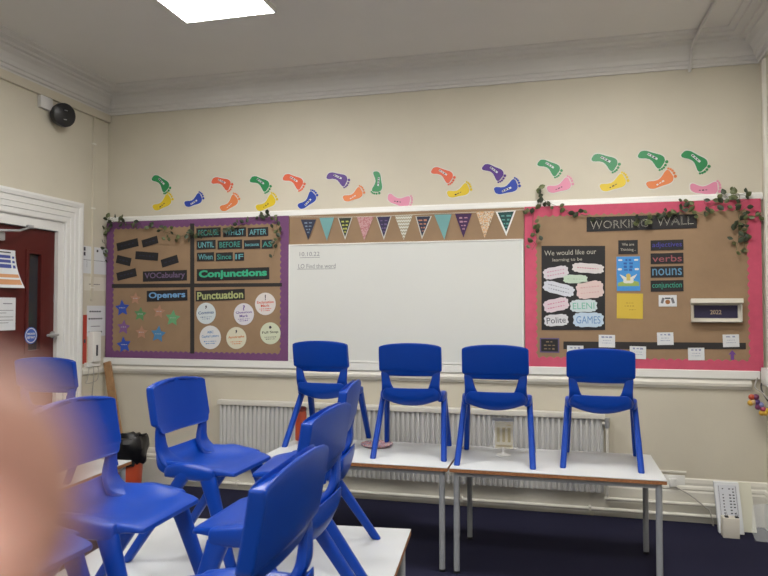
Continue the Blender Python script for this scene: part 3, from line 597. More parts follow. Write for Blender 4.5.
# ================================================================ CHAIRS
def sstep(t): t = max(0, min(1, t)); return t*t*(3-2*t)
def interp(tb, x):
    if x <= tb[0][0]: return tb[0][1]
    for (a, b), (c, d) in zip(tb, tb[1:]):
        if x <= c: return b + (d-b)*(x-a)/(c-a)
    return tb[-1][1]
def subsurf(o, lv=1):
    md = o.modifiers.new('sub', 'SUBSURF'); md.levels = lv; md.render_levels = lv; return o
def make_chair():
    t = empty('school_chair'); B = M['blue']
    # seat pan with deep rounded rear apron
    zc = [(-.150, .402), (-.144, .390), (-.132, .372), (-.11, .355), (-.08, .346), (0, .342), (.08, .346), (.125, .350), (.17, .350), (.188, .342)]
    ze = [(-.15, .404), (-.135, .386), (-.11, .374), (-.06, .374), (0, .375), (.05, .371), (.09, .363), (.113, .357), (.16, .350), (.188, .342)]
    hw = [(-.15, .150), (-.135, .168), (-.10, .178), (-.05, .184), (0, .186), (.10, .186), (.113, .184), (.122, .176), (.17, .168), (.184, .160), (.188, .152)]
    th = [(-.15, .03), (-.12, .04), (-.06, .045), (.10, .045), (.113, .045), (.122, .026), (.178, .014)]
    tc_ = [(-.15, .070), (-.138, .082), (-.10, .062), (-.05, .040), (0, .03), (.1, .022), (.16, .018), (.178, .014)]
    ys = [-.153, -.150, -.144, -.135, -.12, -.10, -.075, -.04, 0, .05, .09, .113, .122, .135, .155, .172, .182, .1855, .188]
    rings = []
    for y in ys:
        w_ = interp(hw, y); c, e, h_, hc = interp(zc, y), interp(ze, y), interp(th, y), interp(tc_, y); rg = []
        if y < -.15: w_ *= .97; hc *= .8; h_ *= .8
        f = lambda s_: c + (e-c)*sstep((abs(s_)-.35)/.6)
        for s_ in [-1, -.97, -.9, -.75, -.5, -.2, .2, .5, .75, .9, .97, 1]: rg.append((s_*w_, y, f(s_) - (.005 if abs(s_) == 1 else 0)))
        for s_ in (1, .95, .85, .6, .25, -.25, -.6, -.85, -.95, -1): rg.append((s_*w_*.995, y, f(s_) - (hc*(1-s_*s_)**.7 + h_*abs(s_)**3 if y < -.02 else (h_ if abs(s_) > .94 else hc))))
        rings.append(rg)
    bm = bmesh.new(); loft(bm, rings)
    for sx in (-1, 1):   # side rails the legs grow out of
        R_ = []
        for y, xo, w_, zt, hh in ((-.095, .180, .020, .345, .03), (-.085, .188, .032, .358, .042), (-.055, .198, .044, .370, .054), (-.02, .204, .048, .377, .060), (.01, .205, .048, .376, .062), (.045, .204, .046, .370, .058), (.085, .201, .044, .364, .052), (.108, .200, .042, .361, .052), (.117, .197, .036, .358, .046), (.120, .193, .024, .350, .034)):
            r8 = []
            for i in range(12):
                t_ = 2*math.pi*(i+.5)/12; r8.append((sx*(xo - w_/2 + w_/2*math.copysign(abs(math.cos(t_))**.55, math.cos(t_))), y, zt - hh/2 + hh/2*math.copysign(abs(math.sin(t_))**.55, math.sin(t_))))
            R_.append(r8)
        loft(bm, R_)
    subsurf(obj('seat', bm, B, t, 60))
    # backrest panel: rings in height
    bm = bmesh.new(); rings = []
    yc = lambda z: -.122 - .040*sstep((z-.38)/.32)
    for z, w_, arch, tk in ((.470, .150, .0, .010), (.474, .168, .0, .016), (.488, .174, .0, .018), (.500, .177, 0, .018), (.504, .187, 0, .020), (.511, .1885, 0, .021), (.55, .188, .0, .021), (.59, .188, .3, .021), (.625, .188, .8, .021), (.644, .187, 1, .021), (.6505, .186, 1, .020), (.653, .183, 1, .014)):
        fr_, bk_ = [], []
        for s_ in [-1, -.985, -.93, -.8, -.6, -.35, -.12, .12, .35, .6, .8, .93, .985, 1]:
            y = yc(z) + .020*abs(s_)**2.4; zz = z + arch*.019*(1-abs(s_)**2.6) - arch*.004*(abs(s_) > .97); tt = tk + (.012*abs(s_)**3 if z > .5 else .003*abs(s_)**3)
            fr_.append((s_*w_, y, zz)); bk_.append((s_*w_, y - tt, zz))
        rings.append(fr_ + bk_[::-1])
    loft(bm, rings)
    for sx in (-1, 1):  # uprights, curving into the seat rail
        R_ = []
        for z, y, xi, xo, tk in ((.505, -.124, .136, .177, .012), (.485, -.122, .132, .177, .018), (.46, -.120, .126, .1755, .022), (.435, -.119, .119, .174, .024), (.412, -.117, .111, .173, .027), (.396, -.111, .100, .175, .032), (.380, -.098, .084, .180, .036), (.366, -.075, .076, .184, .034), (.357, -.045, .095, .186, .024), (.350, -.02, .13, .186, .016)):
            k = 1 if z > .412 else (1-sstep((.412-z)/.045)); k = max(0, k)
            n_y, n_z = k, (1-k)
            a = [(sx*xi, y, z), (sx*(xi+xo)/2, y+.001, z), (sx*xo, y, z), (sx*(xo+.001), y - tk*.5*n_y, z - tk*.5*n_z), (sx*xo, y - tk*n_y, z - tk*n_z), (sx*(xi+xo)/2, y - tk*n_y-.001, z - tk*n_z), (sx*xi, y - tk*n_y, z - tk*n_z), (sx*(xi-.001), y - tk*.5*n_y, z - tk*.5*n_z)]
            R_.append(a)
        loft(bm, R_)
    subsurf(obj('backrest', bm, B, t, 60))
    def leg(top, foot, w0, w1, t0, t1):
        bm = bmesh.new(); R_ = []; n = 16
        for f in (0, .04, .1, .2, .35, .5, .75, .94, .985, 1):
            p = Vector(top).lerp(Vector(foot), f); wy = w0 + (w1-w0)*f**.6; tx = t0 + (t1-t0)*f
            if f == 0: wy *= .7; tx *= .7
            if f == 1: wy *= .9; tx *= .9
            R_.append([(p.x + tx/2*math.copysign(abs(math.cos(a))**.6, math.cos(a)), p.y + wy/2*math.copysign(abs(math.sin(a))**.6, math.sin(a)), p.z) for a in [2*math.pi*(i+.5)/n for i in range(n)]])
        loft(bm, R_); return bm
    for sx in (-1, 1):
        obj('leg', leg((sx*.180, .088, .340), (sx*.202, .208, 0), .072, .036, .034, .032), B, t, 50)
        obj('leg', leg((sx*.186, .018, .360), (sx*.2075, -.233, 0), .066, .038, .034, .034), B, t, 50)
    return t
TH = .576
ch0 = make_chair()
CHS = [
 (.228, 4.11, -.048, .975, 'blue plastic chair standing on the right end of the right-hand back table', 'back'),
 (-.356, 4.047, .022, 1.0, 'blue plastic chair on the left end of the right-hand back table, over the sign holder', 'back'),
 (-.869, 4.108, .072, 1.0, 'blue plastic chair on the right end of the left back table, beside the woven mat', 'back'),
 (-1.465, 4.257, -.07, 1.0, 'blue plastic chair furthest left in the back row, slightly turned, by the orange bottle', 'back'),
 (-1.237, 2.27, -1.60, .92, 'blue plastic chair in front of the radiator on the near tables, facing right', 'near'),
 (-1.199, 1.674, -1.55, .92, 'blue plastic chair in front of the black bin bag, partly behind the blurred fingertip', 'near'),
 (-1.248, 1.267, -1.57, .92, 'blue plastic chair at the bottom left corner mostly hidden by the fingertip', 'near'),
 (-.862, 2.304, 1.72, .92, 'blue plastic chair at the far right corner of the near tables, seen from its side', 'near'),
 (-.737, 1.715, 1.59, .92, 'blue plastic chair in the middle of the right-hand near row, seen from its side', 'near'),
 (-.600, 1.13, 1.62, .92, 'nearest blue plastic chair at the bottom edge, its tall backrest seen edge on', 'near'),
 (-2.585, 3.13, 0.03, .93, 'blue plastic chair on the side table in front of the dark red door', 'side')]
for i, (x, y, rz, sc, lab, g) in enumerate(CHS):
    o = ch0 if i == 0 else dup(ch0); o.location = (x, y, TH+.0005); o.rotation_euler = (0, 0, rz); o.scale = (sc,)*3; tag(o, lab, 'chair', 'blue stacking chairs put up on the tables')
    o.update_tag()

# ================================================================ TABLES
def make_table(L, Wd):
    t = empty('classroom_table'); a, b = L/2, Wd/2
    box('tabletop', -a, a, -b, b, TH-.004, TH, M['lam'], t, bev=.0008)
    box('edge_core', -a+.0003, a-.0003, -b+.0003, b-.0003, TH-.022, TH-.0045, M['ply'], t)
    bm = bmesh.new(); i_ = .035
    for q in ((-a+i_, a-i_, -b+i_-.012, -b+i_+.012), (-a+i_, a-i_, b-i_-.012, b-i_+.012), (-a+i_-.012, -a+i_+.012, -b+i_, b-i_), (a-i_-.012, a-i_+.012, -b+i_, b-i_)): bx(bm, *q, TH-.048, TH-.0225)
    obj('rail', bm, M['steel'], t)
    for sx in (-1, 1):
        for sy_ in (-1, 1):
            bm = bmesh.new(); tube(bm, [(sx*(a-i_), sy_*(b-i_), .012), (sx*(a-i_), sy_*(b-i_), TH-.0228)], .0165, 16); lg = obj('leg', bm, M['steel'], t, 50)
            bm = bmesh.new(); tube(bm, [(sx*(a-i_), sy_*(b-i_), 0), (sx*(a-i_), sy_*(b-i_), .013)], .0175, 16); obj('foot_cap', bm, M['bplastic'], lg, 50)
    return t
tb = make_table(1.115, .64)
for i, (x, y, rz, lab) in enumerate([(-.032, 4.05, 0, 'white topped table with plywood edge, right-hand one of the back row'), (-1.157, 4.055, -.004, 'white topped table with plywood edge, left-hand one of the back row')]):
    o = tb if i == 0 else dup(tb); o.location = (x, y, 0); o.rotation_euler = (0, 0, rz); tag(o, lab, 'table', 'white topped school tables')
tn = make_table(1.10, .55); RN = math.radians(5.5); cr = onz(411, 529, TH)
def nearpos(u, v):  # u to the left from right edge, v towards camera from the far edge
    ex = Vector((-math.cos(RN), -math.sin(RN), 0)); ey = Vector((math.sin(RN), -math.cos(RN), 0)); p = Vector((cr.x, cr.y, 0)) + ex*u + ey*v; return (p.x, p.y, 0)
for i, (u, v, lab) in enumerate([(.275, .55, 'white topped table under the chairs at the right of the near group'), (.828, .55, 'white topped table at the left of the near group under the chair by the radiator'), (.275, 1.655, 'white topped table at the bottom of the picture, under the nearest chair'), (.828, 1.655, 'white topped table at the lower left, mostly hidden by the fingertip')]):
    o = tn if i == 0 else dup(tn); o.location = nearpos(u, v); o.rotation_euler = (0, 0, math.pi/2+RN); tag(o, lab, 'table', 'white topped school tables')
o = dup(tb); o.location = (-2.375-.555, 3.11, 0); o.rotation_euler = (0, 0, .06); tag(o, 'white topped side table in front of the red door, carrying one chair', 'table', 'white topped school tables')

# ================================================================ RADIATOR AND PIPES
r = empty('radiator', (-1.18, YB-.02, .16)); tag(r, 'long white ribbed wall radiator behind the back tables', 'radiator')
ra, rb_, rz0, rz1 = -2.655, .296, .17, .685; bm = bmesh.new(); n = int((rb_-ra)/.0375); prof = []
for i in range(n):
    x = ra + .01 + (rb_-ra-.02)*i/n; st = (rb_-ra-.02)/n
    prof += [(x, -.052), (x+st*.42, -.052), (x+st*.55, -.034), (x+st*.87, -.034)]
prof += [(rb_-.01, -.052), (rb_-.01, -.03), (ra+.01, -.03)]
loft(bm, [[(x+1.18, y, z-.16) for x, y in prof] for z in (rz0, rz1-.006)]); obj('ribbed_panel', bm, M['rad'], r)
box('back_panel', ra+1.18, rb_+1.18, -.022, -.006, .01, rz1-.17, M['rad'], r)
box('top_cover', ra+1.17, rb_+1.19, -.062, .004, rz1-.165, rz1+.034-.16, M['radtop'], r, bev=.006)
bm = bmesh.new(); vx = pxw(607, 420, YB-.06)[0]
tube(bm, [(vx+1.18, -.04, -.014), (vx+1.18, -.04, .50)], .011, 10); tube(bm, [(vx+1.18, -.04, .49), (rb_+1.17, -.04, .49)], .012, 10); obj('pipe', bm, M['radtop'], r, 50)
bm = bmesh.new(); tube(bm, [(vx+1.18, -.04, .46), (vx+1.18, -.04, .475), (vx+1.18, -.04, .53)], [.014, .019, .017], 12); obj('valve', bm, M['grey'], r, 50)
def pipe(y, z, x0_, x1_, rr, lab):
    bm = bmesh.new(); tube(bm, [(x0_, y, z), (x1_, y, z)], rr, 10); o = obj('heating_pipe', bm, M['trim'], None, 50); tag(o, lab, 'pipe', 'white heating pipes along the skirting')
    for k in range(int((x1_-x0_)/.9)):
        b = bmesh.new(); xk = x0_+.5+k*.9; bx(b, xk-.008, xk+.008, y-rr-.002, YB-.024, z-rr-.002, z+rr+.002); obj('clip', b, M['trim'], o)
pipe(YB-.055, .055, -3.0, 1.12, .014, 'lower white heating pipe along the foot of the long wall')
pipe(YB-.055, .130, .30, 1.12, .013, 'upper white heating pipe right of the radiator')

# ================================================================ ITEMS ON THE BACK TABLES
p = onz(303, 441, TH)
r = empty('water_bottle', (p.x, 4.27, TH)); p = ony(303, 430, 4.27); r.location.x = p.x; tag(r, 'tall orange bottle with dark cap behind the turned chair', 'bottle')
r.scale = (1.25, 1.25, 1.03); r.location.x -= .015
bm = bmesh.new(); lathe(bm, [(.024, 0), (.029, .003), (.030, .02), (.030, .17), (.028, .185), (.026, .19)], 24); obj('body', bm, M['redbin'], r, 40)
bm = bmesh.new(); lathe(bm, [(.027, .188), (.030, .192), (.030, .207), (.024, .215), (.010, .219)], 24); obj('cap', bm, cm('dark_red_cap', (.16, .02, .012), .4), r, 40)
p = onz(376.5, 446.5, TH)
r = empty('woven_mat', (p.x, p.y+.01, TH)); tag(r, 'round shallow woven mat in pink, blue and white beside a chair leg', 'mat')
bm = bmesh.new(); lathe(bm, [(.02, .0), (.078, .0), (.098, .012), (.100, .016), (.094, .016), (.074, .006), (.02, .005)], 40); obj('weave', bm, pmat('woven_print', [(.55, .25, .22), (.60, .58, .56), (.12, .14, .30), (.45, .15, .15)], 'noise', 70), r, 50)
bm = bmesh.new(); tube(bm, [(.1*math.cos(a), .1*math.sin(a), .016) for a in [2*math.pi*i/40 for i in range(41)]], .004, 6, cap=False); obj('rim', bm, pmat('rim_print', [(.12, .12, .25), (.6, .5, .45), (.4, .15, .15)], 'noise', 90), r, 50)
p = onz(503.5, 455.5, TH)
r = empty('sign_holder', (p.x, p.y, TH)); r.rotation_euler = (0, 0, .05); tag(r, 'clear table-top sign holder with a cream and ochre card on a white round base', 'sign holder')
bm = bmesh.new(); lathe(bm, [(.044, 0), (.045, .004), (.03, .010), (.012, .016), (.007, .022), (.007, .045)], 28); obj('base', bm, M['white'], r, 40)
box('sleeve', -.062, .062, -.004, -.002, .04, .215, mat('clear_acrylic', (.85, .88, .9), .1, alpha=.15), r)
box('sleeve', -.062, .062, .002, .004, .04, .215, MATS['clear_acrylic'], r)
box('top_clip', -.063, .063, -.006, .006, .205, .222, cm('clip_grey', (.33, .35, .38), .3), r)
cd_ = box('insert_card', -.050, .056, -.0015, .0015, .042, .200, cm('insert_cream', (.60, .53, .36)), r)
bm = bmesh.new()
for (a, b) in ((-.038, -.022), (-.006, .010), (.026, .042)): bx(bm, a, b, -.0021, -.0015, .08, .165)
bx(bm, -.042, .048, -.0021, -.0015, .052, .062); bx(bm, .02, .045, -.0021, -.0015, .178, .184)
obj('printed_columns', bm, cm('insert_ochre', (.36, .29, .12)), cd_)

# ================================================================ RIGHT CORNER
p = pxw(673, 481, YB)
r = empty('wall_socket', (p[0], YB, p[1])); tag(r, 'white double wall socket with a plug, just right of the back tables', 'socket')
box('faceplate', -.075, .075, -.012, 0, -.043, .043, M['white'], r, bev=.003)
box('plug', -.03, .02, -.045, -.012, -.03, .022, M['white'], r, bev=.006)
bm = bmesh.new(); bx(bm, -.085, .085, -.01, 0, .058, .072, bev=.002); obj('trunking', bm, M['trim'], r)
a = Vector((p[0]+.01, YB-.05, p[1]-.03)); e = ony(710, 512, 4.95)
bm = bmesh.new(); tube(bm, smoothpath([a, ony(690, 495, 4.99), ony(705, 507, 4.96), (e.x, 4.955, max(.02, e.z)), (e.x+.02, 4.95, .012)], 6), .0045, 8)
tag(obj('power_cable', bm, M['cable'], None, 50), 'pale cable drooping from the wall socket to the box of files', 'cable')
# files: stood in front of skirting
base = ony(735, 537, 4.86)
r = empty('magazine_file', (onz(734, 541, 0).x+.052, 4.80, 0)); r.rotation_euler = (0, 0, .04)
tag(r, 'white cardboard file leaning on the wall with a printed side sheet, on the carpet', 'file box')
x0_ = -.09
bm = bmesh.new()
def slab(bm, x0, x1, zb, zt, yb, yt, th_): # leaning slab: bottom front yb, top front yt
    loft(bm, [[(x0, yb, zb), (x1, yb, zb), (x1, yb+th_, zb), (x0, yb+th_, zb)], [(x0+.0, yt, zt), (x1, yt, zt), (x1, yt+th_, zt), (x0, yt+th_, zt)]])
slab(bm, -.105, .045, .0, .300, .045, .160, .03); obj('file_body', bm, M['paper'], r)
sh = bmesh.new(); 
def face_pt(u, z): return (u, .045 + .115*z/.300 - .0012, z)
vs = [sh.verts.new(face_pt(*q)) for q in ((-.09, .10), (.03, .10), (.03, .285), (-.09, .285))]; sh.faces.new(vs); sheet = obj('side_sheet', sh, cm('sheet_grey', (.58, .60, .64)), r)
bm = bmesh.new()
for i in range(9):
    for (u0, ww) in ((-.062, .012), (-.022, .016), (.0, .014)):
        z = .115+i*.018
        if random.random() < .85:
            q = [(u0, z), (u0+ww*random.uniform(.5, 1), z), (u0+ww*.8, z+.007), (u0, z+.007)]; bm.faces.new([bm.verts.new((a_, face_pt(a_, b_)[1]-.0006, b_)) for a_, b_ in q])
for u in (-.082, .021):
    q = [(u, .105), (u+.002, .105), (u+.002, .280), (u, .280)]; bm.faces.new([bm.verts.new((a_, face_pt(a_, b_)[1]-.0006, b_)) for a_, b_ in q])
obj('printing', bm, M['ink'], sheet)
r2 = empty('foam_board', (onz(742, 536, 0).x+.005, 4.862, 0)); r2.rotation_euler = (0, 0, .06); tag(r2, 'cream board leaning against the wall behind the white file', 'board')
bm = bmesh.new(); slab(bm, -.045, .105, .003, .295, .03, .145, .008); obj('board', bm, mat('foam_cream', (.64, .63, .52), .7), r2)
r3 = empty('paper_stack', (onz(738, 541, 0).x-.02, 4.745, 0)); tag(r3, 'small upright bundle of papers held with bulldog clips in front of the white file', 'paper bundle')
box('papers', -.055, .04, 0, .07, .001, .125, M['paper2'], r3, bev=.002)
for xx in (-.03, .03):
    bm = bmesh.new(); bx(bm, xx-.01, xx+.01, .015, .04, .122, .134); tube(bm, [(xx-.006, .028, .133), (xx, .03, .158), (xx+.006, .028, .133)], .0015, 6); obj('clip', bm, M['bplastic'], r3)
r4 = empty('plastic_wallet', (onz(755, 536, 0).x+.055, 4.74, 0)); tag(r4, 'clear plastic wallet lying crumpled against the skirting by the right corner', 'plastic wallet')
bm = bmesh.new(); loft(bm, [[(-.08, -.02, .004), (.08, -.03, .004), (.08, -.028, .007), (-.08, -.018, .007)], [(-.07, .10, .02), (.09, .09, .03), (.09, .092, .033), (-.07, .102, .023)], [(-.04, .20, .17), (.09, .19, .19), (.09, .193, .19), (-.04, .203, .17)]])
obj('wallet_sheet', bm, mat('clear_film', (.80, .83, .85), .15, alpha=.16), r4, 40)
# right wall: conduit, box, cables and beads
bm = bmesh.new(); yc_ = 4.93; bx(bm, XR-.022, XR, 4.915, 4.945, 1.05, 3.10, bev=.003); tag(obj('cable_trunking', bm, M['trim'], None, 40), 'narrow white vertical trunking on the right wall', 'trunking')
r = empty('junction_box', (XR, 4.93, 1.0)); tag(r, 'white surface box on the right wall at the corner of the pink-edged board', 'junction box')
box('housing', -.045, 0, -.09, .055, -.05, .062, M['white'], r, bev=.004); box('cover', -.05, -.045, -.075, .04, -.038, .05, M['white'], r, bev=.002)
for i, (m_, pts) in enumerate([(M['bplastic'], [(XR-.03, 4.975, .99), (XR-.05, 4.97, .94), (XR-.04, 4.93, .88), (XR-.01, 4.86, .82)]), (M['cable'], [(XR-.06, 5.01, .99), (XR-.08, 4.99, .93), (XR-.05, 4.95, .90), (XR-.02, 4.86, .85)])]):
    bm = bmesh.new(); tube(bm, smoothpath(pts, 6), .005, 8); tag(obj('loose_cable', bm, m_, None, 50), ['black cable hanging from the white surface box', 'grey cable looping under the white surface box'][i], 'cable')
r = empty('bead_string', (XR-.05, 4.96, .84)); tag(r, 'bunch of red, yellow and purple plastic beads hanging at the right edge', 'beads')
bcol = [(.45, .07, .03), (.62, .36, .04), (.60, .40, .22), (.10, .05, .20), (.16, .03, .10), (.40, .05, .12), (.62, .42, .03), (.20, .22, .45)]
pos = [(751.5, 397, 0), (750.5, 403, 1), (753, 402, 2), (757, 402, 3), (758, 407, 4), (761, 405, 7), (763, 409, 5), (765, 413, 1), (767, 411, 6), (756, 397, 4), (762, 413, 1)]
bm = bmesh.new(); tube(bm, [Vector(ony(x, y, 4.95))-r.location for x, y, c_ in pos], .002, 6); obj('cord', bm, M['cable'], r)
for x, y, c_ in pos:
    q = ony(x, y, 4.95)-r.location; bm = bmesh.new(); bmesh.ops.create_icosphere(bm, subdivisions=2, radius=.020, matrix=Matrix.Translation(q)); obj('bead', bm, cm('bead%d' % c_, bcol[c_], .3), r, 180)

# ================================================================ LEFT WALL
p = onx(63, 115, XL+.07)
r = empty('wall_speaker', (XL, p.y, p.z)); tag(r, 'round black wall camera or speaker under the cornice on the left wall', 'speaker')
bm = bmesh.new(); d = Vector((.95, -.30, -.12)).normalized(); c0 = Vector((.035, .0, 0))
tube(bm, [c0, c0+d*.01, c0+d*.05, c0+d*.075, c0+d*.084], [.06, .082, .092, .090, .074], 28); hs = obj('housing', bm, M['bplastic'], r, 40)
bm = bmesh.new(); tube(bm, [(0, 0, -.02), (.05, 0, -.01)], .022, 14); obj('bracket', bm, M['bplastic'], r, 40)
bm = bmesh.new(); q = c0+d*.0845; sdv = d.cross(Vector((0, 0, 1))).normalized(); upv = sdv.cross(d)
for v0_ in (q+upv*.035, q-upv*.035): tube(bm, [v0_-sdv*.012, v0_+sdv*.012], .0035, 6)
obj('badge', bm, M['grey'], r)
jb = onx(42, 106, XL)
box_ = box('junction_box', XL, XL+.035, jb.y-.05, jb.y+.075, 2.955, 3.048, M['cornice'], bev=.006); tag(box_, 'small white cable box fixed under the boxing, left of the round black speaker', 'junction box')
pj = onx(92.5, 200, XL).y
bm = bmesh.new(); bx(bm, XL, XL+.014, pj-.012, pj+.012, 1.52, 3.05, bev=.002)
tk = obj('cable_trunking', bm, M['wall'], None, 40); tag(tk, 'thin cream vertical trunking beside the door frame on the left wall', 'trunking')
for z in (1.62, 2.28, 2.82): b = bmesh.new(); bx(b, XL, XL+.018, pj-.018, pj+.018, z, z+.012); obj('clip', b, M['trim'], tk)
def wplate(name, y0_, y1_, z0_, z1_, m_, lab, cat, x=XL+.002, rows=(), ink=None, group=None):
    o = box(name, 0, .0012, 0, y1_-y0_, 0, z1_-z0_, m_); o.location = (x, y0_, z0_); tag(o, lab, cat, group)
    if rows:
        bm = bmesh.new()
        for (u, v, ww, hh) in rows:
            n = max(1, int(ww/(hh*2.2)))
            for k in range(n):
                a = u + ww*k/n; b = a + ww/n*.75
                bm.faces.new([bm.verts.new((.0018, yy, zz)) for yy, zz in ((a, v), (b, v), (b, v+hh), (a, v+hh))])
        obj('writing', bm, ink or M['ink'], o)
    return o
y0_ = onx(82.5, 250, XL).y; 
wplate('notice', y0_+.0, y0_+.30, 1.74, 1.965, M['paper'], 'white landscape notice with black squares at its corner, on the left wall', 'notice', rows=[(.01, .185, .03, .03), (.01, .145, .03, .03), (.17, .185, .03, .02), (.01, .11, .27, .004), (.05, .05, .004, .05)])
wplate('notice', y0_+.02, y0_+.30, 1.60, 1.715, M['paper2'], 'faint cream notice under the landscape one', 'notice', rows=[(.06, .05, .14, .006)])
wplate('notice', y0_+.06, y0_+.30, 1.22, 1.475, M['paper'], 'white typed notice above the white dispenser', 'notice', rows=[(.03, .20, .15, .012), (.02, .14, .18, .012), (.05, .08, .12, .006), (.02, .03, .18, .012)])
rb0 = onx(82.5, 340, XL).y
wplate('fire_notice', rb0, rb0+.048, 1.0, 1.40, cm('fire_red', (.42, .045, .025)), 'narrow red strip sign beside the door frame', 'sign', rows=[(.01, .17, .03, .03)])
r = empty('wall_dispenser', (XL, rb0+.05, 1.0)); tag(r, 'white plastic wall box with a slot and dangling lead, left of the purple-edged board', 'wall box')
box('housing', 0, .05, .015, .12, .01, .26, M['white'], r, bev=.008); box('slot', .05, .053, .055, .075, .06, .15, M['ink'], r)
box('bracket', 0, .03, -.03, .14, -.03, .008, M['white'], r, bev=.004)
bm = bmesh.new(); tube(bm, smoothpath([(.02, .06, -.03), (.03, .055, -.12), (.02, .05, -.28), (.015, .05, -.55), (.02, .06, -.72)], 5), .004, 6); obj('lead', bm, M['cable'], r)
bm = bmesh.new(); tube(bm, smoothpath([(.02, .01, -.02), (.03, -.02, -.12), (.025, -.03, -.16), (.03, .10, -.14), (.02, .12, -.02)], 5), .0035, 6); obj('lead', bm, M['cable'], r)
# notices on the door
def doorposter(px0, py0, px1, py1, m_, lab, rows_, ink, curl=0):
    a = onx(px0, py0, XD+.004); b = onx(px1, py1, XD+.004); y0_, y1_, z0_, z1_ = b.y-.21, b.y, b.z, b.z+.297*(.9 if curl else .78)
    bm = bmesh.new(); n = 10; W_ = y1_-y0_; Hh = z1_-z0_
    rings = []
    for i in range(n+1):
        v = i/n; cz_ = curl*.06*(1-v)**2
        rings.append([(0 + cz_*(u**2), u*W_ + curl*.03*(1-v)**2*u, v*Hh) for u in (0, .25, .5, .75, 1)])
    R_ = [[bm.verts.new(q) for q in rr] for rr in rings]
    for i in range(n):
        for j in range(4): bm.faces.new((R_[i][j], R_[i][j+1], R_[i+1][j+1], R_[i+1][j]))
    o = obj('door_notice', bm, m_); o.location = (XD+.010, y0_, z0_); tag(o, lab, 'notice')
    for nm, ik, rr in rows_:
        bm = bmesh.new()
        for u0, v0_, u1, v1_ in rr:
            k = 6
            for q in range(k):
                ua, ub = u0+(u1-u0)*q/k, u0+(u1-u0)*(q+1)/k
                f = lambda u, v: (curl*.06*(1-v)**2*u*u+.0008, u*W_+curl*.03*(1-v)**2*u, v*Hh)
                bm.faces.new([bm.verts.new(f(*q_)) for q_ in ((ua, v0_), (ub, v0_), (ub, v1_), (ua, v1_))])
        obj(nm, bm, ik, o)
doorposter(0, 255, 14, 288, M['paper'], 'poster with blue boxes and an orange foot, curling off the red door', [('blue_box', cm('notice_blue', (.06, .08, .30)), [(.1, .52, .78, .62), (.1, .66, .78, .74), (.1, .78, .78, .86), (.84, .52, .94, .60), (.84, .66, .94, .72), (.84, .78, .94, .84)]), ('orange_band', cm('notice_orange', (.60, .30, .14)), [(.04, .08, .97, .22), (.04, .27, .97, .36)]), ('heading', M['ink'], [(.2, .92, .8, .95)])], None, 1)
doorposter(0, 300, 14.5, 330, M['paper'], 'plain typed white sheet lower on the red door', [('typing', cm('type_grey', (.25, .25, .27)), [(.45, .80, .85, .83), (.08, .60, .9, .62), (.08, .52, .6, .54), (.08, .40, .9, .42), (.08, .30, .9, .32), (.08, .22, .7, .24)])], None, 0)
c = onx(31, 335.5, XD+.01)
r = empty('door_sticker', (XD-.022, c.y, c.z)); r.location.x = XD+.009; tag(r, 'round blue fire door keep shut sticker at the foot of the glazed slot', 'sticker')
bm = bmesh.new(); tube(bm, [(0, 0, 0), (.0015, 0, 0)], .062, 36); obj('disc', bm, cm('sticker_blue', (.03, .10, .42), .4), r)
bm = bmesh.new(); n = 36
a_ = [bm.verts.new((.0019, .055*math.cos(2*math.pi*i/n), .055*math.sin(2*math.pi*i/n))) for i in range(n)]; b_ = [bm.verts.new((.0019, .049*math.cos(2*math.pi*i/n), .049*math.sin(2*math.pi*i/n))) for i in range(n)]
for i in range(n): bm.faces.new((a_[i], a_[(i+1) % n], b_[(i+1) % n], b_[i]))
obj('ring', bm, M['paper'], r)
vs, fs = [], []
for s, cz_, w_, h_ in (('FIRE DOOR', .012, .075, .017), ('KEEP SHUT', -.014, .075, .017)):
    v, f = text_mesh(s, .03); o_ = len(vs); vs += [(.0021, x*w_, cz_+z*h_) for x, z in v]; fs += [[i+o_ for i in q] for q in f]
me = bpy.data.meshes.new('lettering'); me.from_pydata(vs, [], fs); link('lettering', me, M['paper'], r)

# ================================================================ CORNER BY THE DOOR
# leaning plank
top = ony(107.5, 362, YB-.05); bot = ony(122, 470, YB-.30)
bm = bmesh.new(); A_ = Vector((top.x, YB-.055, top.z)); B_ = Vector((ony(126, 480, YB-.2).x, YB-.2, .0))
dirv = (A_-B_).normalized(); wv = Vector((1, 0, 0)); wv = (wv-dirv*wv.dot(dirv)).normalized(); tv = dirv.cross(wv)
def sec(p, w_, t_): return [p-wv*w_/2-tv*t_/2, p+wv*w_/2-tv*t_/2, p+wv*w_/2+tv*t_/2, p-wv*w_/2+tv*t_/2]
loft(bm, [sec(B_+Vector((0, 0, .012)), .085, .02), sec(A_, .062, .02)]); tag(obj('wooden_plank', bm, M['wood']), 'bare timber plank leaning in the corner under the purple-edged board', 'plank')
bp_ = onz(130, 490, 0); bx_, by_ = ony(127, 460, 4.60).x, 4.60
r = empty('waste_bin', (bx_, by_, 0)); tag(r, 'orange red waste bin lined with a black bag, in the corner', 'bin')
bm = bmesh.new(); lathe(bm, [(.085, 0), (.10, .01), (.128, .40), (.125, .40), (.098, .02), (.085, .015)], 28); obj('body', bm, M['redbin'], r, 40)
bm = bmesh.new(); rings = []; n = 40; rnd = [random.uniform(-1, 1) for _ in range(200)]
for j, (rr, z) in enumerate([(.131, .27), (.140, .30), (.150, .34), (.156, .39), (.152, .44), (.138, .475), (.118, .47), (.105, .40), (.09, .22)]):
    rings.append([((rr+.012*math.sin(5*a+j)+.005*rnd[(i*3+j*7) % 200])*math.cos(a), (rr+.012*math.sin(4*a+j*1.3)+.005*rnd[(i*3+j*7) % 200])*math.sin(a), z+.009*rnd[(i*5+j) % 200]*(1 if 0 < j < 7 else 1.3)) for i, a in enumerate([2*math.pi*k/n for k in range(n)])])
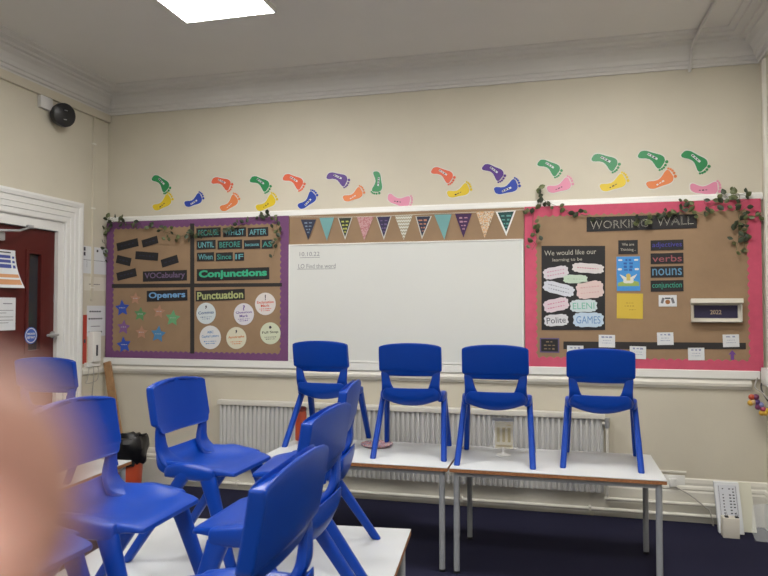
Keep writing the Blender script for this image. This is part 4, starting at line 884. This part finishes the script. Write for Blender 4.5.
loft(bm, rings, cap=False); obj('bin_bag', bm, M['bag'], r, 25)

# ================================================================ THE FINGERTIP NEAR THE LENS
def skin_mesh(name, verts, edges, radii, root, m_, parent, lv=2):
    me = bpy.data.meshes.new(name); me.from_pydata(verts, edges, []); o = bpy.data.objects.new(name, me); C.objects.link(o); me.materials.append(m_)
    md = o.modifiers.new('skin', 'SKIN'); md.use_smooth_shade = True
    if not me.skin_vertices: me.skin_vertices.new() if hasattr(me.skin_vertices, 'new') else None
    for i, sv in enumerate(me.skin_vertices[0].data): sv.radius = (radii[i], radii[i]) if not isinstance(radii[i], tuple) else radii[i]; sv.use_root = (i == root)
    s_ = o.modifiers.new('sub', 'SUBSURF'); s_.levels = lv; s_.render_levels = lv
    dg = bpy.context.evaluated_depsgraph_get(); ev = bpy.data.meshes.new_from_object(o.evaluated_get(dg)); bpy.data.objects.remove(o)
    return link(name, ev, None, parent)
def incam(x, y, d): return OO + (FW + RT*((x-384)/F) - UP*((y-288)/F))*d
tipd = .0265
tipc = incam(-140, 572, tipd)                      # centre of the fingertip ball
def cc(r_, u_, f_): return tipc + RT*r_ + UP*u_ + FW*f_
V, Ed, Rr = [], [], []
def addv(p, r_, frm=None):
    V.append(tuple(p)); Rr.append(r_)
    if frm is not None: Ed.append((frm, len(V)-1))
    return len(V)-1
# the hand comes from below left, wrist under the lens
wr = addv(cc(-.085, -.135, -.03), (.026, .019)); pa = addv(cc(-.070, -.095, -.022), (.034, .016), wr)
fa = addv(cc(-.105, -.20, -.06), (.031, .026), wr); addv(cc(-.15, -.33, -.14), (.040, .036), fa)
kn = [(-.040, -.062, -.012), (-.058, -.056, -.018), (-.077, -.058, -.022), (-.094, -.066, -.024)]
k0 = addv(cc(*kn[0]), .0105, pa); a = addv(cc(-.022, -.034, -.004), .0098, k0); b = addv(cc(-.008, -.013, 0), .0088, a); c_ = addv(cc(0, .0, 0), .0085, b); addv(cc(.001, .0035, 0), .0055, c_)
for (kx, ku, kf), ln in zip(kn[1:], (.036, .033, .026)):
    k = addv(cc(kx, ku, kf), .0100, pa); a = addv(cc(kx-.004, ku+ln*.8, kf+.010), .0092, k); b = addv(cc(kx+.004, ku+ln*1.05, kf-.014), .0085, a); addv(cc(kx+.008, ku+ln*.7, kf-.032), .0076, b)
t1 = addv(cc(-.050, -.105, -.006), .0135, wr); t2 = addv(cc(-.026, -.086, .006), .0115, t1); addv(cc(-.010, -.066, .008), .0095, t2)
pr = empty('person', cc(-.085, -.135, -.03)); tag(pr, 'blurred fingertip of the person holding the camera, over the lower left corner', 'person')
hand = skin_mesh('hand', [tuple(Vector(v)-pr.location) for v in V], Ed, Rr, 0, M['skin'], pr)
n0 = (FW*-1); bm = bmesh.new(); q = tipc - pr.location
rings = []
for t_ in (0, .5, 1):
    pass
bmesh.ops.create_icosphere(bm, subdivisions=3, radius=1, matrix=Matrix.Translation(q + FW*-.0 + UP*.0005 + RT*-.0) @ (Matrix((( *(RT*.0055),), ( *(UP*.007),), ( *(FW*.0015),))).transposed().to_4x4()))
bmesh.ops.translate(bm, verts=bm.verts, vec=FW*.0080)
obj('fingernail', bm, M['nail'], pr, 180)
